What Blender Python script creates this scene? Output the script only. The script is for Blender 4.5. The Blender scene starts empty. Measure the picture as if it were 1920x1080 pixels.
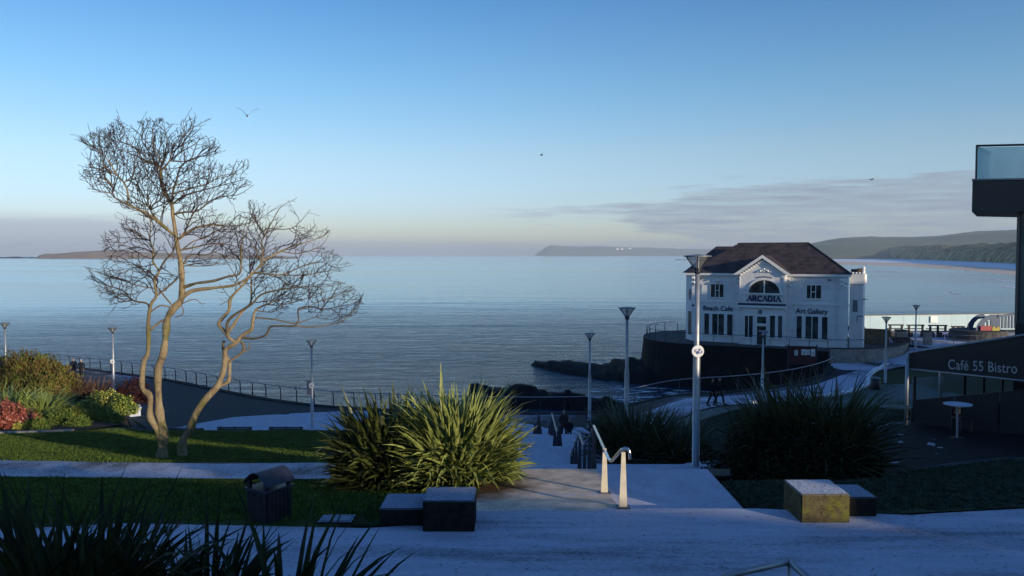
import bpy, bmesh, math, random
import numpy as np
from mathutils import Vector, Matrix, noise as mnoise
from mathutils.geometry import delaunay_2d_cdt

scene = bpy.context.scene
COL = scene.collection
R = math.radians
random.seed(7); rng = np.random.default_rng(7)

# ---------------------------------------------------------------- camera
F = 1536.0; PITCH = math.atan(62.0/F)
cd = bpy.data.cameras.new('camera'); cam = bpy.data.objects.new('camera', cd); COL.objects.link(cam)
cd.sensor_width = 36; cd.lens = 36*F/1920; cd.clip_start = 0.1; cd.clip_end = 60000
cam.location = (0, 0, 0); cam.rotation_euler = (math.pi/2-PITCH, 0, 0)
scene.camera = cam
scene.render.resolution_x = 1024; scene.render.resolution_y = 576

# ---------------------------------------------------------------- light
SUN_EL = R(10.0); SUN_AZ = R(46.0)          # light travels towards (-sin, cos)
TX, TY = -math.sin(SUN_AZ), math.cos(SUN_AZ)
UX, UY = math.cos(SUN_AZ), math.sin(SUN_AZ)
sd = bpy.data.lights.new('sun', 'SUN'); sd.energy = 5.0; sd.angle = R(0.55); sd.color = (1, .84, .62)
so = bpy.data.objects.new('sun', sd); COL.objects.link(so)
tv = Vector((TX*math.cos(SUN_EL), TY*math.cos(SUN_EL), -math.sin(SUN_EL)))
so.rotation_euler = tv.to_track_quat('-Z', 'Y').to_euler()

w = bpy.data.worlds.new('World'); scene.world = w; w.use_nodes = True
nt = w.node_tree; N = nt.nodes; L = nt.links; N.clear()
def nd(t, **k):
    n = N.new(t)
    for a, b in k.items(): setattr(n, a, b)
    return n
def M(op, a, b=None, c=None, clamp=False):
    n = N.new('ShaderNodeMath'); n.operation = op; n.use_clamp = clamp
    for i, v in enumerate((a, b, c)):
        if v is None: continue
        if isinstance(v, (int, float)): n.inputs[i].default_value = v
        else: L.new(v, n.inputs[i])
    return n.outputs[0]
sky = nd('ShaderNodeTexSky', sky_type='NISHITA'); sky.sun_disc = False
sky.sun_elevation = SUN_EL; sky.sun_rotation = math.atan2(-TX, -TY)
sky.altitude = 10; sky.air_density = 1.0; sky.dust_density = 0.6; sky.ozone_density = 2.0
tc = nd('ShaderNodeTexCoord'); sx = nd('ShaderNodeSeparateXYZ'); L.new(tc.outputs['Generated'], sx.inputs[0])
az = M('ARCTAN2', sx.outputs[0], sx.outputs[1]); el = sx.outputs[2]
cv = nd('ShaderNodeCombineXYZ'); L.new(M('MULTIPLY', az, 5.0), cv.inputs[0]); L.new(M('MULTIPLY', el, 62.0), cv.inputs[1])
cn = nd('ShaderNodeTexNoise'); cn.inputs['Scale'].default_value = 1.3; cn.inputs['Detail'].default_value = 7; cn.inputs['Roughness'].default_value = .58
L.new(cv.outputs[0], cn.inputs[0]); nz = M('SUBTRACT', cn.outputs[0], .5)
def ramp(x, a, b):      # 0 at a, 1 at b
    n = N.new('ShaderNodeMapRange'); n.interpolation_type = 'SMOOTHSTEP'
    n.inputs[1].default_value = a; n.inputs[2].default_value = b
    L.new(x, n.inputs[0]); return n.outputs[0]
# right hand bank of cloud: thin at az .06, thick at .45
top = M('ADD', M('MULTIPLY', ramp(az, .04, .42), .034), .056)
bot = M('SUBTRACT', .047, M('MULTIPLY', ramp(az, .06, .30), .045))
eln = M('ADD', el, M('MULTIPLY', nz, .085))
m1 = M('MULTIPLY', ramp(M('SUBTRACT', top, eln), -.004, .008), ramp(M('SUBTRACT', eln, bot), -.006, .010))
m1 = M('MULTIPLY', m1, ramp(az, -.06, .06))
cn2 = nd('ShaderNodeTexNoise'); cn2.inputs['Scale'].default_value = 3.1; cn2.inputs['Detail'].default_value = 6; L.new(cv.outputs[0], cn2.inputs[0])
m1 = M('MULTIPLY', m1, M('ADD', .62, M('ADD', M('MULTIPLY', nz, 1.2), M('MULTIPLY', M('SUBTRACT', cn2.outputs[0], .5), 1.6))), clamp=True)
# left hand bank, low
topl = M('ADD', .015, M('MULTIPLY', ramp(az, -.18, -.42), .028))
eln2 = M('ADD', el, M('MULTIPLY', nz, .020))
m2 = M('MULTIPLY', ramp(M('SUBTRACT', topl, eln2), -.006, .012), .72)
cm = M('MAXIMUM', m1, m2, clamp=True)
tr_ = nd('ShaderNodeValToRGB'); te = tr_.color_ramp.elements
while len(te) < 6: te.new(.5)
for i, (p_, c_) in enumerate(((0, (.84, .94, 1.18)), (.05, (.76, .85, 1.24)), (.12, (.76, .84, 1.02)), (.20, (.55, .79, .99)), (.32, (.31, .61, .92)), (1, (.22, .48, .95)))): te[i].position = p_; te[i].color = (*c_, 1)
L.new(el, tr_.inputs[0])
hs0 = nd('ShaderNodeVectorMath', operation='SCALE'); L.new(tr_.outputs[0], hs0.inputs[0]); hs0.inputs['Scale'].default_value = 2.0
hs = nd('ShaderNodeVectorMath', operation='MULTIPLY'); L.new(sky.outputs[0], hs.inputs[0]); L.new(hs0.outputs[0], hs.inputs[1])
cc = nd('ShaderNodeMixRGB'); L.new(cm, cc.inputs[0]); L.new(hs.outputs[0], cc.inputs[1]); cc.inputs[2].default_value = (2.6, 3.05, 4.2, 1)
cl = nd('ShaderNodeMixRGB'); L.new(ramp(az, -.1, .0), cl.inputs[0]); cl.inputs[1].default_value = (4.3, 4.9, 6.6, 1); cl.inputs[2].default_value = (3.05, 3.65, 4.7, 1); L.new(cl.outputs[0], cc.inputs[2])
bg = nd('ShaderNodeBackground'); bg.inputs[1].default_value = .10; L.new(cc.outputs[0], bg.inputs[0])
wo = nd('ShaderNodeOutputWorld'); L.new(bg.outputs[0], wo.inputs[0])
scene.view_settings.view_transform = 'Standard'; scene.view_settings.look = 'None'
scene.view_settings.exposure = 0.0; scene.view_settings.gamma = 1.0
scene.render.engine = 'CYCLES'

# ---------------------------------------------------------------- pixel helpers (photograph pixels -> world)
SP, CP = math.sin(PITCH), math.cos(PITCH)
def ray(px, py):
    cx = (px-960)/F; cy = (540-py)/F
    return Vector((cx, CP+cy*SP, -SP+cy*CP))
def P(px, py, Y):
    d = ray(px, py); return d*(Y/d.y)
def G(px, py, z):
    d = ray(px, py); return d*(z/d.z)
def sm(a, b, x):
    t = np.clip((np.asarray(x, float)-a)/(b-a), 0, 1); return t*t*(3-2*t)

PL = [(0, -1.6), (3, -2.0), (9, -4.46), (14.4, -4.5), (18.4, -5.2), (20.4, -5.58), (22.2, -5.68), (30, -6.95), (37, -8.0), (40, -8.9), (46, -11.2), (48, -11.4), (300, -11.4)]
PLL = [(0, -1.6), (3, -2.0), (9, -4.46), (14.4, -4.5), (18.4, -5.2), (20.4, -5.58), (22.2, -5.68), (30, -6.95), (36, -7.75), (49, -8.95), (55, -10.4), (60, -11.4), (300, -11.4)]
PS = [(0, -1.6), (3, -2.0), (9, -4.46), (14.4, -4.5), (15.2, -4.95), (18.2, -5.1), (21, -6.25), (22, -6.3), (25.4, -7.6), (31, -7.7), (34, -8.8), (38, -8.9), (44, -11), (48, -11.4), (300, -11.4)]
PR = [(0, -4.5), (14.4, -4.5), (17, -4.78), (22, -5.4), (27, -5.78), (31, -6.0), (38, -7.2), (50, -9.4), (60, -10.3), (66, -10.45), (300, -10.45)]
def ip(prof, Y): return np.interp(Y, [a for a, b in prof], [b for a, b in prof])
def gz(X, Y):
    X = np.asarray(X, float); Y = np.asarray(Y, float)
    a, b, c = ip(PL, Y), ip(PS, Y), ip(PR, Y)
    t3 = sm(.455, .485, -X/np.maximum(Y, 1))*sm(26, 33, Y); a = a*(1-t3)+ip(PLL, Y)*t3
    t1 = sm(-2.0, -.2, X); t2 = sm(5.2, 13, X)
    z = a*(1-t1)+b*t1; z = z*(1-t2)+c*t2
    return z
def on(px, py, dz=0.0):
    d = ray(px, py); t = 6.0
    while t < 300:
        p = d*t
        if p.z <= float(gz(p.x, p.y)) + dz:
            lo, hi = t-.25, t
            for _ in range(20):
                m = (lo+hi)/2; q = d*m
                if q.z <= float(gz(q.x, q.y))+dz: hi = m
                else: lo = m
            return d*hi
        t += .25
    return d*60

# ---------------------------------------------------------------- object helpers
def tag(o, label=None, cat=None, group=None, kind=None):
    if label: o['label'] = label
    if cat: o['category'] = cat
    if group: o['group'] = group
    if kind: o['kind'] = kind
    return o
def empty(name, loc=(0, 0, 0), rz=0, **k):
    o = bpy.data.objects.new(name, None); COL.objects.link(o); o.location = loc; o.rotation_euler = (0, 0, rz)
    o.empty_display_size = .2
    return tag(o, **k)
def link_mesh(name, me, mat, parent=None, smooth=False):
    o = bpy.data.objects.new(name, me); COL.objects.link(o)
    if mat: me.materials.append(mat)
    if parent is not None: o.parent = parent
    if smooth:
        me.polygons.foreach_set('use_smooth', [True]*len(me.polygons))
    return o
class MB:
    def __init__(s): s.v = []; s.f = []
    def add(s, vs, fs):
        n = len(s.v); s.v += [tuple(v) for v in vs]; s.f += [tuple(i+n for i in f) for f in fs]; return s
    def box(s, x0, x1, y0, y1, z0, z1, m=None):
        vs = [Vector((x, y, z)) for z in (z0, z1) for y in (y0, y1) for x in (x0, x1)]
        if m is not None: vs = [m @ v for v in vs]
        return s.add(vs, [(0, 2, 3, 1), (4, 5, 7, 6), (0, 1, 5, 4), (2, 6, 7, 3), (0, 4, 6, 2), (1, 3, 7, 5)])
    def tube(s, pts, r, n=8, cap=True, r1=None):
        pts = [Vector(p) for p in pts]; k = len(pts)
        if not isinstance(r, (list, tuple, np.ndarray)):
            r = [r + ((r1 if r1 is not None else r)-r)*i/(k-1) for i in range(k)]
        t0 = (pts[1]-pts[0]).normalized()
        a = t0.orthogonal().normalized()
        vs = []
        for i, p in enumerate(pts):
            t = (pts[min(i+1, k-1)]-pts[max(i-1, 0)])
            t = t.normalized() if t.length > 1e-9 else t0
            a = (a - t*a.dot(t)); a = a.normalized() if a.length > 1e-6 else t.orthogonal().normalized()
            b = t.cross(a)
            for j in range(n):
                th = 2*math.pi*j/n; vs.append(p + (a*math.cos(th)+b*math.sin(th))*r[i])
        fs = [(i*n+j, i*n+(j+1) % n, (i+1)*n+(j+1) % n, (i+1)*n+j) for i in range(k-1) for j in range(n)]
        if cap: fs += [tuple(range(n-1, -1, -1)), tuple((k-1)*n+j for j in range(n))]
        return s.add(vs, fs)
    def lathe(s, prof, c=(0, 0, 0), n=20, cap=True):
        vs = [(c[0]+r*math.cos(2*math.pi*j/n), c[1]+r*math.sin(2*math.pi*j/n), c[2]+z) for r, z in prof for j in range(n)]
        k = len(prof)
        fs = [(i*n+j, i*n+(j+1) % n, (i+1)*n+(j+1) % n, (i+1)*n+j) for i in range(k-1) for j in range(n)]
        if cap: fs += [tuple(range(n-1, -1, -1)), tuple((k-1)*n+j for j in range(n))]
        return s.add(vs, fs)
    def prism(s, poly, axis, a, b, m=None):   # poly 2D, extruded along axis 'x','y','z' from a to b
        k = len(poly)
        def mk(p, t):
            v = {'x': (t, p[0], p[1]), 'y': (p[0], t, p[1]), 'z': (p[0], p[1], t)}[axis]
            return (m @ Vector(v)) if m is not None else v
        vs = [mk(p, a) for p in poly]+[mk(p, b) for p in poly]
        fs = [tuple(range(k-1, -1, -1)), tuple(range(k, 2*k))]+[(i, (i+1) % k, k+(i+1) % k, k+i) for i in range(k)]
        return s.add(vs, fs)
    def build(s, name, mat, parent=None, smooth=False, local=None, fix=True):
        me = bpy.data.meshes.new(name)
        off = Vector(local) if local is not None else None
        me.from_pydata([tuple(Vector(v)-off) for v in s.v] if off is not None else s.v, [], s.f)
        if fix:
            bm = bmesh.new(); bm.from_mesh(me); bmesh.ops.recalc_face_normals(bm, faces=bm.faces); bm.to_mesh(me); bm.free()
        return link_mesh(name, me, mat, parent, smooth)
def np_mesh(name, V, Fq, mat, parent=None, smooth=False):
    me = bpy.data.meshes.new(name); V = np.asarray(V, np.float32); Fq = np.asarray(Fq, np.int32)
    me.vertices.add(len(V)); me.vertices.foreach_set('co', V.ravel())
    k = Fq.shape[1]; me.loops.add(Fq.size); me.loops.foreach_set('vertex_index', Fq.ravel())
    me.polygons.add(len(Fq)); me.polygons.foreach_set('loop_start', np.arange(0, Fq.size, k)); me.update(); me.validate()
    return link_mesh(name, me, mat, parent, smooth)
def dup(root, loc=None, rz=None, **k):
    def cp(o, par):
        c = o.copy(); COL.objects.link(c)
        if par is not None: c.parent = par
        for ch in KIDS.get(o.name, []) or [x for x in o.children]: cp(ch, c)
        return c
    r = cp(root, None)
    if loc is not None: r.location = loc
    if rz is not None: r.rotation_euler = (0, 0, rz)
    return tag(r, **k)
KIDS = {}
# ---------------------------------------------------------------- materials
class NT:
    def __init__(s, name):
        s.m = bpy.data.materials.new(name); s.m.use_nodes = True; s.t = s.m.node_tree
        s.b = s.t.nodes['Principled BSDF']; s.tc = s.t.nodes.new('ShaderNodeTexCoord')
    def n(s, t, **k):
        x = s.t.nodes.new(t)
        for a, b in k.items(): setattr(x, a, b)
        return x
    def l(s, a, b): s.t.links.new(a, b)
    def noise(s, scale, detail=4, rough=.55, stretch=None, geo=False, dist=0):
        x = s.n('ShaderNodeTexNoise'); x.inputs['Scale'].default_value = scale; x.inputs['Detail'].default_value = detail
        x.inputs['Roughness'].default_value = rough; x.inputs['Distortion'].default_value = dist
        src = s.n('ShaderNodeNewGeometry').outputs['Position'] if geo else s.tc.outputs['Object']
        if stretch:
            mp = s.n('ShaderNodeMapping'); mp.inputs['Scale'].default_value = stretch; s.l(src, mp.inputs[0]); src = mp.outputs[0]
        s.l(src, x.inputs['Vector']); return x.outputs[0]
    def ramp(s, x, stops):
        r = s.n('ShaderNodeValToRGB'); e = r.color_ramp.elements
        while len(e) < len(stops): e.new(.5)
        for i, (p, c) in enumerate(stops):
            e[i].position = p; e[i].color = (*c, 1) if len(c) == 3 else c
        s.l(x, r.inputs[0]); return r.outputs[0]
    def mr(s, x, a, b, c=0, d=1):
        r = s.n('ShaderNodeMapRange'); r.interpolation_type = 'SMOOTHSTEP'
        for i, v in enumerate((a, b, c, d)): r.inputs[i+1].default_value = v
        s.l(x, r.inputs[0]); return r.outputs[0]
    def mix(s, f, a, b, mode='MIX'):
        r = s.n('ShaderNodeMixRGB'); r.blend_type = mode
        for i, v in enumerate((f, a, b)):
            if isinstance(v, (int, float)): r.inputs[i].default_value = v
            elif isinstance(v, tuple): r.inputs[i].default_value = (*v, 1)
            else: s.l(v, r.inputs[i])
        return r.outputs[0]
    def mul(s, a, b, op='MULTIPLY'):
        r = s.n('ShaderNodeMath'); r.operation = op
        for i, v in enumerate((a, b)):
            if isinstance(v, (int, float)): r.inputs[i].default_value = v
            else: s.l(v, r.inputs[i])
        return r.outputs[0]
    def bump(s, h, strength=.3, dist=.02):
        b = s.n('ShaderNodeBump'); b.inputs['Strength'].default_value = strength; b.inputs['Distance'].default_value = dist
        s.l(h, b.inputs['Height']); s.l(b.outputs[0], s.b.inputs['Normal']); return b
    def col(s, c):
        if isinstance(c, tuple): s.b.inputs['Base Color'].default_value = (*c, 1)
        else: s.l(c, s.b.inputs['Base Color'])
        return s
    def set(s, rough=.6, metal=0, spec=None):
        s.b.inputs['Roughness'].default_value = rough; s.b.inputs['Metallic'].default_value = metal
        if spec is not None: s.b.inputs['Specular IOR Level'].default_value = spec
        return s
def simple(name, c, rough=.6, metal=0, var=.25, sc=6, bump=0, bs=40, spec=None):
    s = NT(name); c2 = tuple(x*(1-var) for x in c); c3 = tuple(min(1, x*(1+var)) for x in c)
    s.col(s.ramp(s.noise(sc, 5), [(.3, c2), (.7, c3)])).set(rough, metal, spec)
    if bump: s.bump(s.noise(bs, 4), bump, .01)
    return s.m
FROST = (.54, .56, .66)
def frosty(name, base, f0, f1, scale=.7, stretch=None, frost=FROST, up=True, dirt=None):
    s = NT(name)
    n1 = s.noise(scale, 6, .6, stretch, geo=True, dist=.3); n2 = s.noise(14, 5, .7, geo=True)
    a = s.mul(s.mul(n1, .72), s.mul(n2, .28), 'ADD')
    f = s.mr(a, f0, f1)
    if up:
        g = s.n('ShaderNodeNewGeometry'); sp = s.n('ShaderNodeSeparateXYZ'); s.l(g.outputs['Normal'], sp.inputs[0])
        f = s.mul(f, s.mr(sp.outputs[2], .55, .9))
    bcol = s.ramp(s.noise(3, 6, .6, geo=True), [(.3, tuple(x*.7 for x in base)), (.7, tuple(x*1.3 for x in base))])
    fc = s.ramp(s.noise(2.2, 7, .7, stretch, geo=True), [(.28, tuple(x*.72 for x in frost)), (.7, frost)])
    c = s.mix(f, bcol, fc)
    speck = s.mr(s.noise(9, 3, .6, geo=True), .62, .66)
    c = s.mix(s.mul(speck, .35), c, tuple(x*.8 for x in base))
    if dirt:   # leaf litter / wet soil around a world point
        px, py, rad, dc = dirt
        g = s.n('ShaderNodeNewGeometry'); vd = s.n('ShaderNodeVectorMath', operation='DISTANCE'); s.l(g.outputs['Position'], vd.inputs[0]); vd.inputs[1].default_value = (px, py, -4.9)
        dd = s.mul(vd.outputs['Value'], s.mul(s.noise(1.6, 5, geo=True), 1.6), 'ADD')
        c = s.mix(s.mr(dd, rad+.9, rad), c, dc)
    s.col(c).set(.75)
    s.bump(s.noise(25, 6, .7, geo=True), .35, .012)
    return s.m
MT = {}
MT['terrace'] = frosty('frosted_paving', (.10, .095, .09), .27, .54, .55, (.3, 1.9, 1))
MT['landing'] = frosty('sunlit_thawed_concrete', (.66, .52, .39), .57, .72, .8, None, dirt=(-1.2, 16.6, 1.9, (.10, .058, .03)))  # frost thawed; the pale tan base also carries the low sun
MT['stairs'] = frosty('frosted_concrete', (.16, .15, .14), .28, .42, .8, None)
MT['path'] = frosty('frosted_tarmac', (.06, .055, .05), .39, .52, .22, (1, .6, 1))
MT['promenade'] = frosty('promenade_tarmac', (.035, .036, .042), .52, .62, .07, (1, .8, 1))
MT['prom_frost'] = frosty('promenade_frosted_tarmac', (.05, .05, .055), .36, .47, .16, (1, .5, 1))
MT['soil'] = simple('soil', (.055, .038, .024), .9, var=.5, sc=8, bump=.6)
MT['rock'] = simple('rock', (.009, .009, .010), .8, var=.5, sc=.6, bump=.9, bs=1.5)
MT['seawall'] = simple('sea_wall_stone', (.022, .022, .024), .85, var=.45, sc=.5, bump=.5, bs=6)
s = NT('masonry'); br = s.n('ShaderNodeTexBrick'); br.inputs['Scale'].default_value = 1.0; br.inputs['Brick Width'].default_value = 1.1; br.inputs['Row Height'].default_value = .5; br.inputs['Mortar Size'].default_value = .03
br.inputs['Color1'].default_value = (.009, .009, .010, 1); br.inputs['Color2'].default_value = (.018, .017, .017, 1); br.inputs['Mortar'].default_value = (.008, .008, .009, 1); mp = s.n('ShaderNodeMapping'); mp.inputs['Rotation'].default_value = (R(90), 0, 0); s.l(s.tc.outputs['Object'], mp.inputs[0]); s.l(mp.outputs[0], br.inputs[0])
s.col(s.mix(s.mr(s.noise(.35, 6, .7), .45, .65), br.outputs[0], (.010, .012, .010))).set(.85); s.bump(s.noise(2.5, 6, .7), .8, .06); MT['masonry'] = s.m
MT['concrete'] = simple('concrete', (.26, .245, .22), .85, var=.3, sc=2, bump=.3)
MT['dark_concrete'] = simple('dark_concrete', (.075, .072, .07), .85, var=.4, sc=3, bump=.3)
def grass(name, g1, g2, frost_lo, frost_hi, fc=(.30, .36, .38)):
    s = NT(name)
    c = s.ramp(s.noise(1.3, 7, .7, geo=True), [(.3, g1), (.7, g2)])
    c = s.mix(s.mr(s.noise(30, 4, .7, geo=True), .4, .7), c, tuple(x*.5 for x in g1))
    f = s.mr(s.noise(.12, 6, .65, geo=True), frost_lo, frost_hi)
    f = s.mul(f, s.mr(s.noise(6, 5, .7, geo=True), .35, .65))
    s.col(s.mix(f, c, fc)).set(.8)
    s.bump(s.noise(45, 5, .8, geo=True), .8, .05)
    return s.m
MT['lawn'] = grass('lawn_grass', (.034, .062, .009), (.085, .125, .022), .55, .72)
MT['canopy_shade_paving'] = simple('canopy_shade_paving', (.009, .010, .012), .8, 0, .4, 2, bump=.2)  # near-black base puts the dark under the cafe canopy into the colour
MT['lawn_frost'] = grass('frosted_lawn_grass', (.030, .055, .015), (.055, .085, .025), .40, .60, (.22, .27, .28))
MT['blade'] = simple('grass_blade', (.070, .108, .018), .6, var=.5, sc=3)
MT['blade_frost'] = simple('frosted_grass_blade', (.055, .075, .045), .7, var=.7, sc=5)
MT['ground'] = grass('rough_ground', (.03, .045, .012), (.05, .06, .02), .6, .8)
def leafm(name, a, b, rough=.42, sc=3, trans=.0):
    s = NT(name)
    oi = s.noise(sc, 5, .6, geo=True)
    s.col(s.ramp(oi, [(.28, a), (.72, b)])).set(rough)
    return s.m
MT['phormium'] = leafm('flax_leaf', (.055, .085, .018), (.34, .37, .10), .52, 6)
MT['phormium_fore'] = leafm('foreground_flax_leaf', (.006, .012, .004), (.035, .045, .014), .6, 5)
MT['phormium_mid'] = leafm('shaded_flax_leaf', (.012, .02, .006), (.11, .13, .035), .42, 5)  # darker leaf copy; shade from the neighbouring plant put into the colour
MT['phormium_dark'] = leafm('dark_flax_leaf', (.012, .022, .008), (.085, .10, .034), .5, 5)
MT['phormium_green'] = leafm('green_flax_leaf', (.09, .14, .03), (.30, .36, .10), .4, 1.2)
MT['phormium_red'] = leafm('bronze_flax_leaf', (.035, .018, .016), (.15, .085, .055), .4, 1.2)
MT['leaf_brown'] = leafm('rusty_leaf', (.06, .055, .02), (.22, .115, .045), .6, .5)
MT['leaf_olive'] = leafm('olive_leaf', (.05, .075, .015), (.17, .19, .035), .55, 1.2)
MT['leaf_green'] = leafm('green_leaf', (.04, .075, .015), (.13, .19, .04), .55, 1.5)
MT['leaf_yellow'] = leafm('yellow_leaf', (.22, .22, .03), (.62, .58, .12), .5, 2.5)
MT['leaf_red'] = leafm('red_leaf', (.13, .03, .022), (.42, .12, .075), .5, 3)
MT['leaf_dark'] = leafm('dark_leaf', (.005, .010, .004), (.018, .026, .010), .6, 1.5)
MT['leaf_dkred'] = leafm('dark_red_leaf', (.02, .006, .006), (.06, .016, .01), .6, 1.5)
def bark(name, a, b):
    s = NT(name); n = s.noise(5, 8, .7, (1, 1, .35), geo=True)
    n2 = s.noise(1.1, 4, .6, geo=True)
    c = s.ramp(n, [(.28, tuple(x*.5 for x in a)), (.5, a), (.75, b)])
    c = s.mix(s.mr(n2, .5, .68), c, (.16, .15, .05)); c = s.mix(s.mr(s.noise(2.6, 6, .75, geo=True), .54, .66), c, tuple(x*.42 for x in a)); s.col(c).set(.85)
    s.bump(s.noise(13, 8, .75, (1, 1, .3), geo=True), 1.0, .07); return s.m
MT['bark'] = bark('bark', (.29, .225, .135), (.42, .34, .22))
MT['limb'] = simple('silhouette_limb_bark', (.15, .115, .075), .85, var=.4, sc=4, bump=.4)  # darker than the trunk: silhouette against bright sky put into the colour
MT['twig'] = simple('twig_bark', (.05, .036, .032), .8, var=.35, sc=1.5)
MT['steel'] = simple('galvanised_steel', (.33, .34, .36), .45, .5, .15, 8)
MT['polished'] = simple('stainless_steel', (.62, .62, .62), .22, 1.0, .08, 10)
MT['pale_post'] = simple('pale_steel_post', (.62, .55, .42), .5, .15, .12, 10)
MT['dark_steel'] = simple('dark_steel', (.035, .04, .055), .45, .2, .3, 8)
MT['grey_steel'] = simple('painted_grey_steel', (.16, .17, .19), .5, .2, .25, 8)
MT['black'] = simple('black_paint', (.012, .013, .018), .5, 0, .3, 5)
MT['facade'] = None
s = NT('white_render'); c = s.ramp(s.noise(1.2, 6, .65), [(.25, (.60, .60, .60)), (.55, (.74, .74, .74))])
c = s.mix(s.mr(s.noise(3.0, 7, .7, (1.5, 1.5, .18)), .60, .78), c, (.38, .38, .36)); s.col(c).set(.75); s.bump(s.noise(12, 5), .15, .01)
MT['facade'] = s.m
MT['trim'] = simple('white_trim_paint', (.78, .78, .76), .6, 0, .08, 3)
MT['navy'] = simple('navy_paint', (.012, .022, .075), .5, 0, .2, 5)
MT['signgrey'] = simple('grey_sign_lettering', (.42, .42, .44), .6, 0, .1, 5)
s = NT('roof_slate')
br = s.n('ShaderNodeTexBrick'); br.inputs['Scale'].default_value = 1.0; br.inputs['Brick Width'].default_value = .42; br.inputs['Row Height'].default_value = .24
br.inputs['Mortar Size'].default_value = .012; br.inputs['Color1'].default_value = (.038, .031, .034, 1); br.inputs['Color2'].default_value = (.068, .056, .060, 1); br.inputs['Mortar'].default_value = (.02, .015, .015, 1)
mp = s.n('ShaderNodeMapping'); mp.inputs['Rotation'].default_value = (R(38), 0, 0); s.l(s.tc.outputs['Object'], mp.inputs[0]); s.l(mp.outputs[0], br.inputs[0])
c = s.mix(s.mr(s.noise(1.0, 6, .7), .38, .62), br.outputs[0], s.mix(.5, br.outputs[0], (.095, .075, .078)))
c = s.mix(s.mr(s.noise(3.2, 6, .8), .62, .70), c, (.28, .25, .22)); s.col(c).set(.75); s.bump(br.outputs['Fac'], .4, -.02)
MT['slate'] = s.m
s = NT('window_glass'); s.col(s.ramp(s.noise(.8, 3), [(.35, (.010, .014, .018)), (.65, (.07, .09, .09))])).set(.12, 0, .35); MT['glass'] = s.m
s = NT('greenish_glass'); s.col(s.ramp(s.noise(.35, 4, .5, (1, 1, .6)), [(.35, (.05, .085, .085)), (.7, (.11, .15, .12))])).set(.08, 0, .6); MT['glass_green'] = s.m
s = NT('balustrade_glass'); s.col(s.ramp(s.noise(.8, 4, .5, (1, 1, .5)), [(.3, (.20, .44, .52)), (.7, (.34, .62, .68))])); s.b.inputs['Transmission Weight'].default_value = .45; s.b.inputs['Roughness'].default_value = .3; s.b.inputs['IOR'].default_value = 1.2; s.b.inputs['Alpha'].default_value = .96
MT['glass_bal'] = s.m
s = NT('screen_glass'); s.b.inputs['Base Color'].default_value = (.35, .42, .45, 1); s.b.inputs['Transmission Weight'].default_value = .9; s.b.inputs['Roughness'].default_value = .3; s.b.inputs['IOR'].default_value = 1.1; s.b.inputs['Alpha'].default_value = .4
MT['glass_screen'] = s.m
s = NT('lantern_glass'); s.b.inputs['Base Color'].default_value = (.5, .52, .5, 1); s.b.inputs['Roughness'].default_value = .2; s.b.inputs['Transmission Weight'].default_value = .6; s.b.inputs['Alpha'].default_value = .55
MT['glass_lamp'] = s.m
# granite block with moss
s = NT('mossy_stone'); base = s.ramp(s.noise(9, 6, .7), [(.3, (.05, .042, .022)), (.7, (.13, .105, .055))])
g = s.n('ShaderNodeNewGeometry'); sp = s.n('ShaderNodeSeparateXYZ'); s.l(g.outputs['Normal'], sp.inputs[0])
c = s.mix(s.mr(s.noise(2.4, 6, .7), .48, .66), base, (.12, .12, .022))
c = s.mix(s.mr(s.noise(14, 5, .7), .58, .66), c, (.03, .025, .015))
fr = s.ramp(s.noise(22, 6, .7), [(.33, (.22, .21, .21)), (.55, (.58, .60, .66))])
c = s.mix(s.mr(sp.outputs[2], .6, .9), c, fr); s.col(c).set(.8); s.bump(s.noise(26, 6, .8), .6, .02); MT['moss'] = s.m
s = NT('frost_topped_stone'); base = s.ramp(s.noise(9, 6, .7), [(.3, (.008, .008, .008)), (.7, (.03, .028, .022))]); g = s.n('ShaderNodeNewGeometry'); sp = s.n('ShaderNodeSeparateXYZ'); s.l(g.outputs['Normal'], sp.inputs[0])
s.col(s.mix(s.mr(sp.outputs[2], .6, .9), base, s.ramp(s.noise(16, 6, .7), [(.33, (.20, .22, .26)), (.6, (.32, .36, .44))]))).set(.85); s.bump(s.noise(26, 6, .8), .5, .02); MT['stone'] = s.m
MT['sand'] = simple('sand', (.82, .63, .46), .85, 0, .12, .02)
MT['sand_frost'] = simple('frosted_sand', (.84, .86, .90), .85, 0, .15, .02)
s = NT('dune_grass'); c = s.ramp(s.noise(.018, 8, .7, geo=True), [(.33, (.08, .09, .05)), (.5, (.36, .34, .15)), (.62, (.65, .57, .30))])
c = s.mix(s.mr(s.noise(.05, 6, .7, geo=True), .5, .6), c, (.04, .05, .03)); s.col(c).set(.9); s.bump(s.noise(.05, 7, .75, geo=True), 1.0, 14); MT['dune'] = s.m
s = NT('hill_fields'); vo = s.n('ShaderNodeTexVoronoi'); vo.inputs['Scale'].default_value = .004; g = s.n('ShaderNodeNewGeometry'); s.l(g.outputs['Position'], vo.inputs[0])
c = s.mix(0.0, s.ramp(s.noise(.0016, 5, .6, geo=True), [(.35, (.06, .09, .06)), (.65, (.20, .21, .11))]), s.mix(.6, vo.outputs['Color'], (.06, .08, .05), 'MULTIPLY')); s.col(c).set(.9); MT['hill'] = s.m
MT['island'] = simple('island_rock', (.34, .24, .15), .9, 0, .3, .02)
MT['hoarding'] = simple('pale_turquoise_board', (.44, .56, .60), .6, 0, .06, 1)
MT['tan'] = simple('tan_stone', (.20, .145, .085), .85, 0, .25, 3)
MT['wood'] = simple('weathered_wood', (.06, .05, .045), .75, 0, .3, 6)
MT['red'] = simple('red_plastic', (.28, .015, .03), .5, 0, .15, 4)
MT['yellow'] = simple('yellow_plastic', (.38, .30, .02), .5, 0, .15, 4)
MT['blue'] = simple('blue_plastic', (.03, .07, .30), .5, 0, .15, 4)
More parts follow.
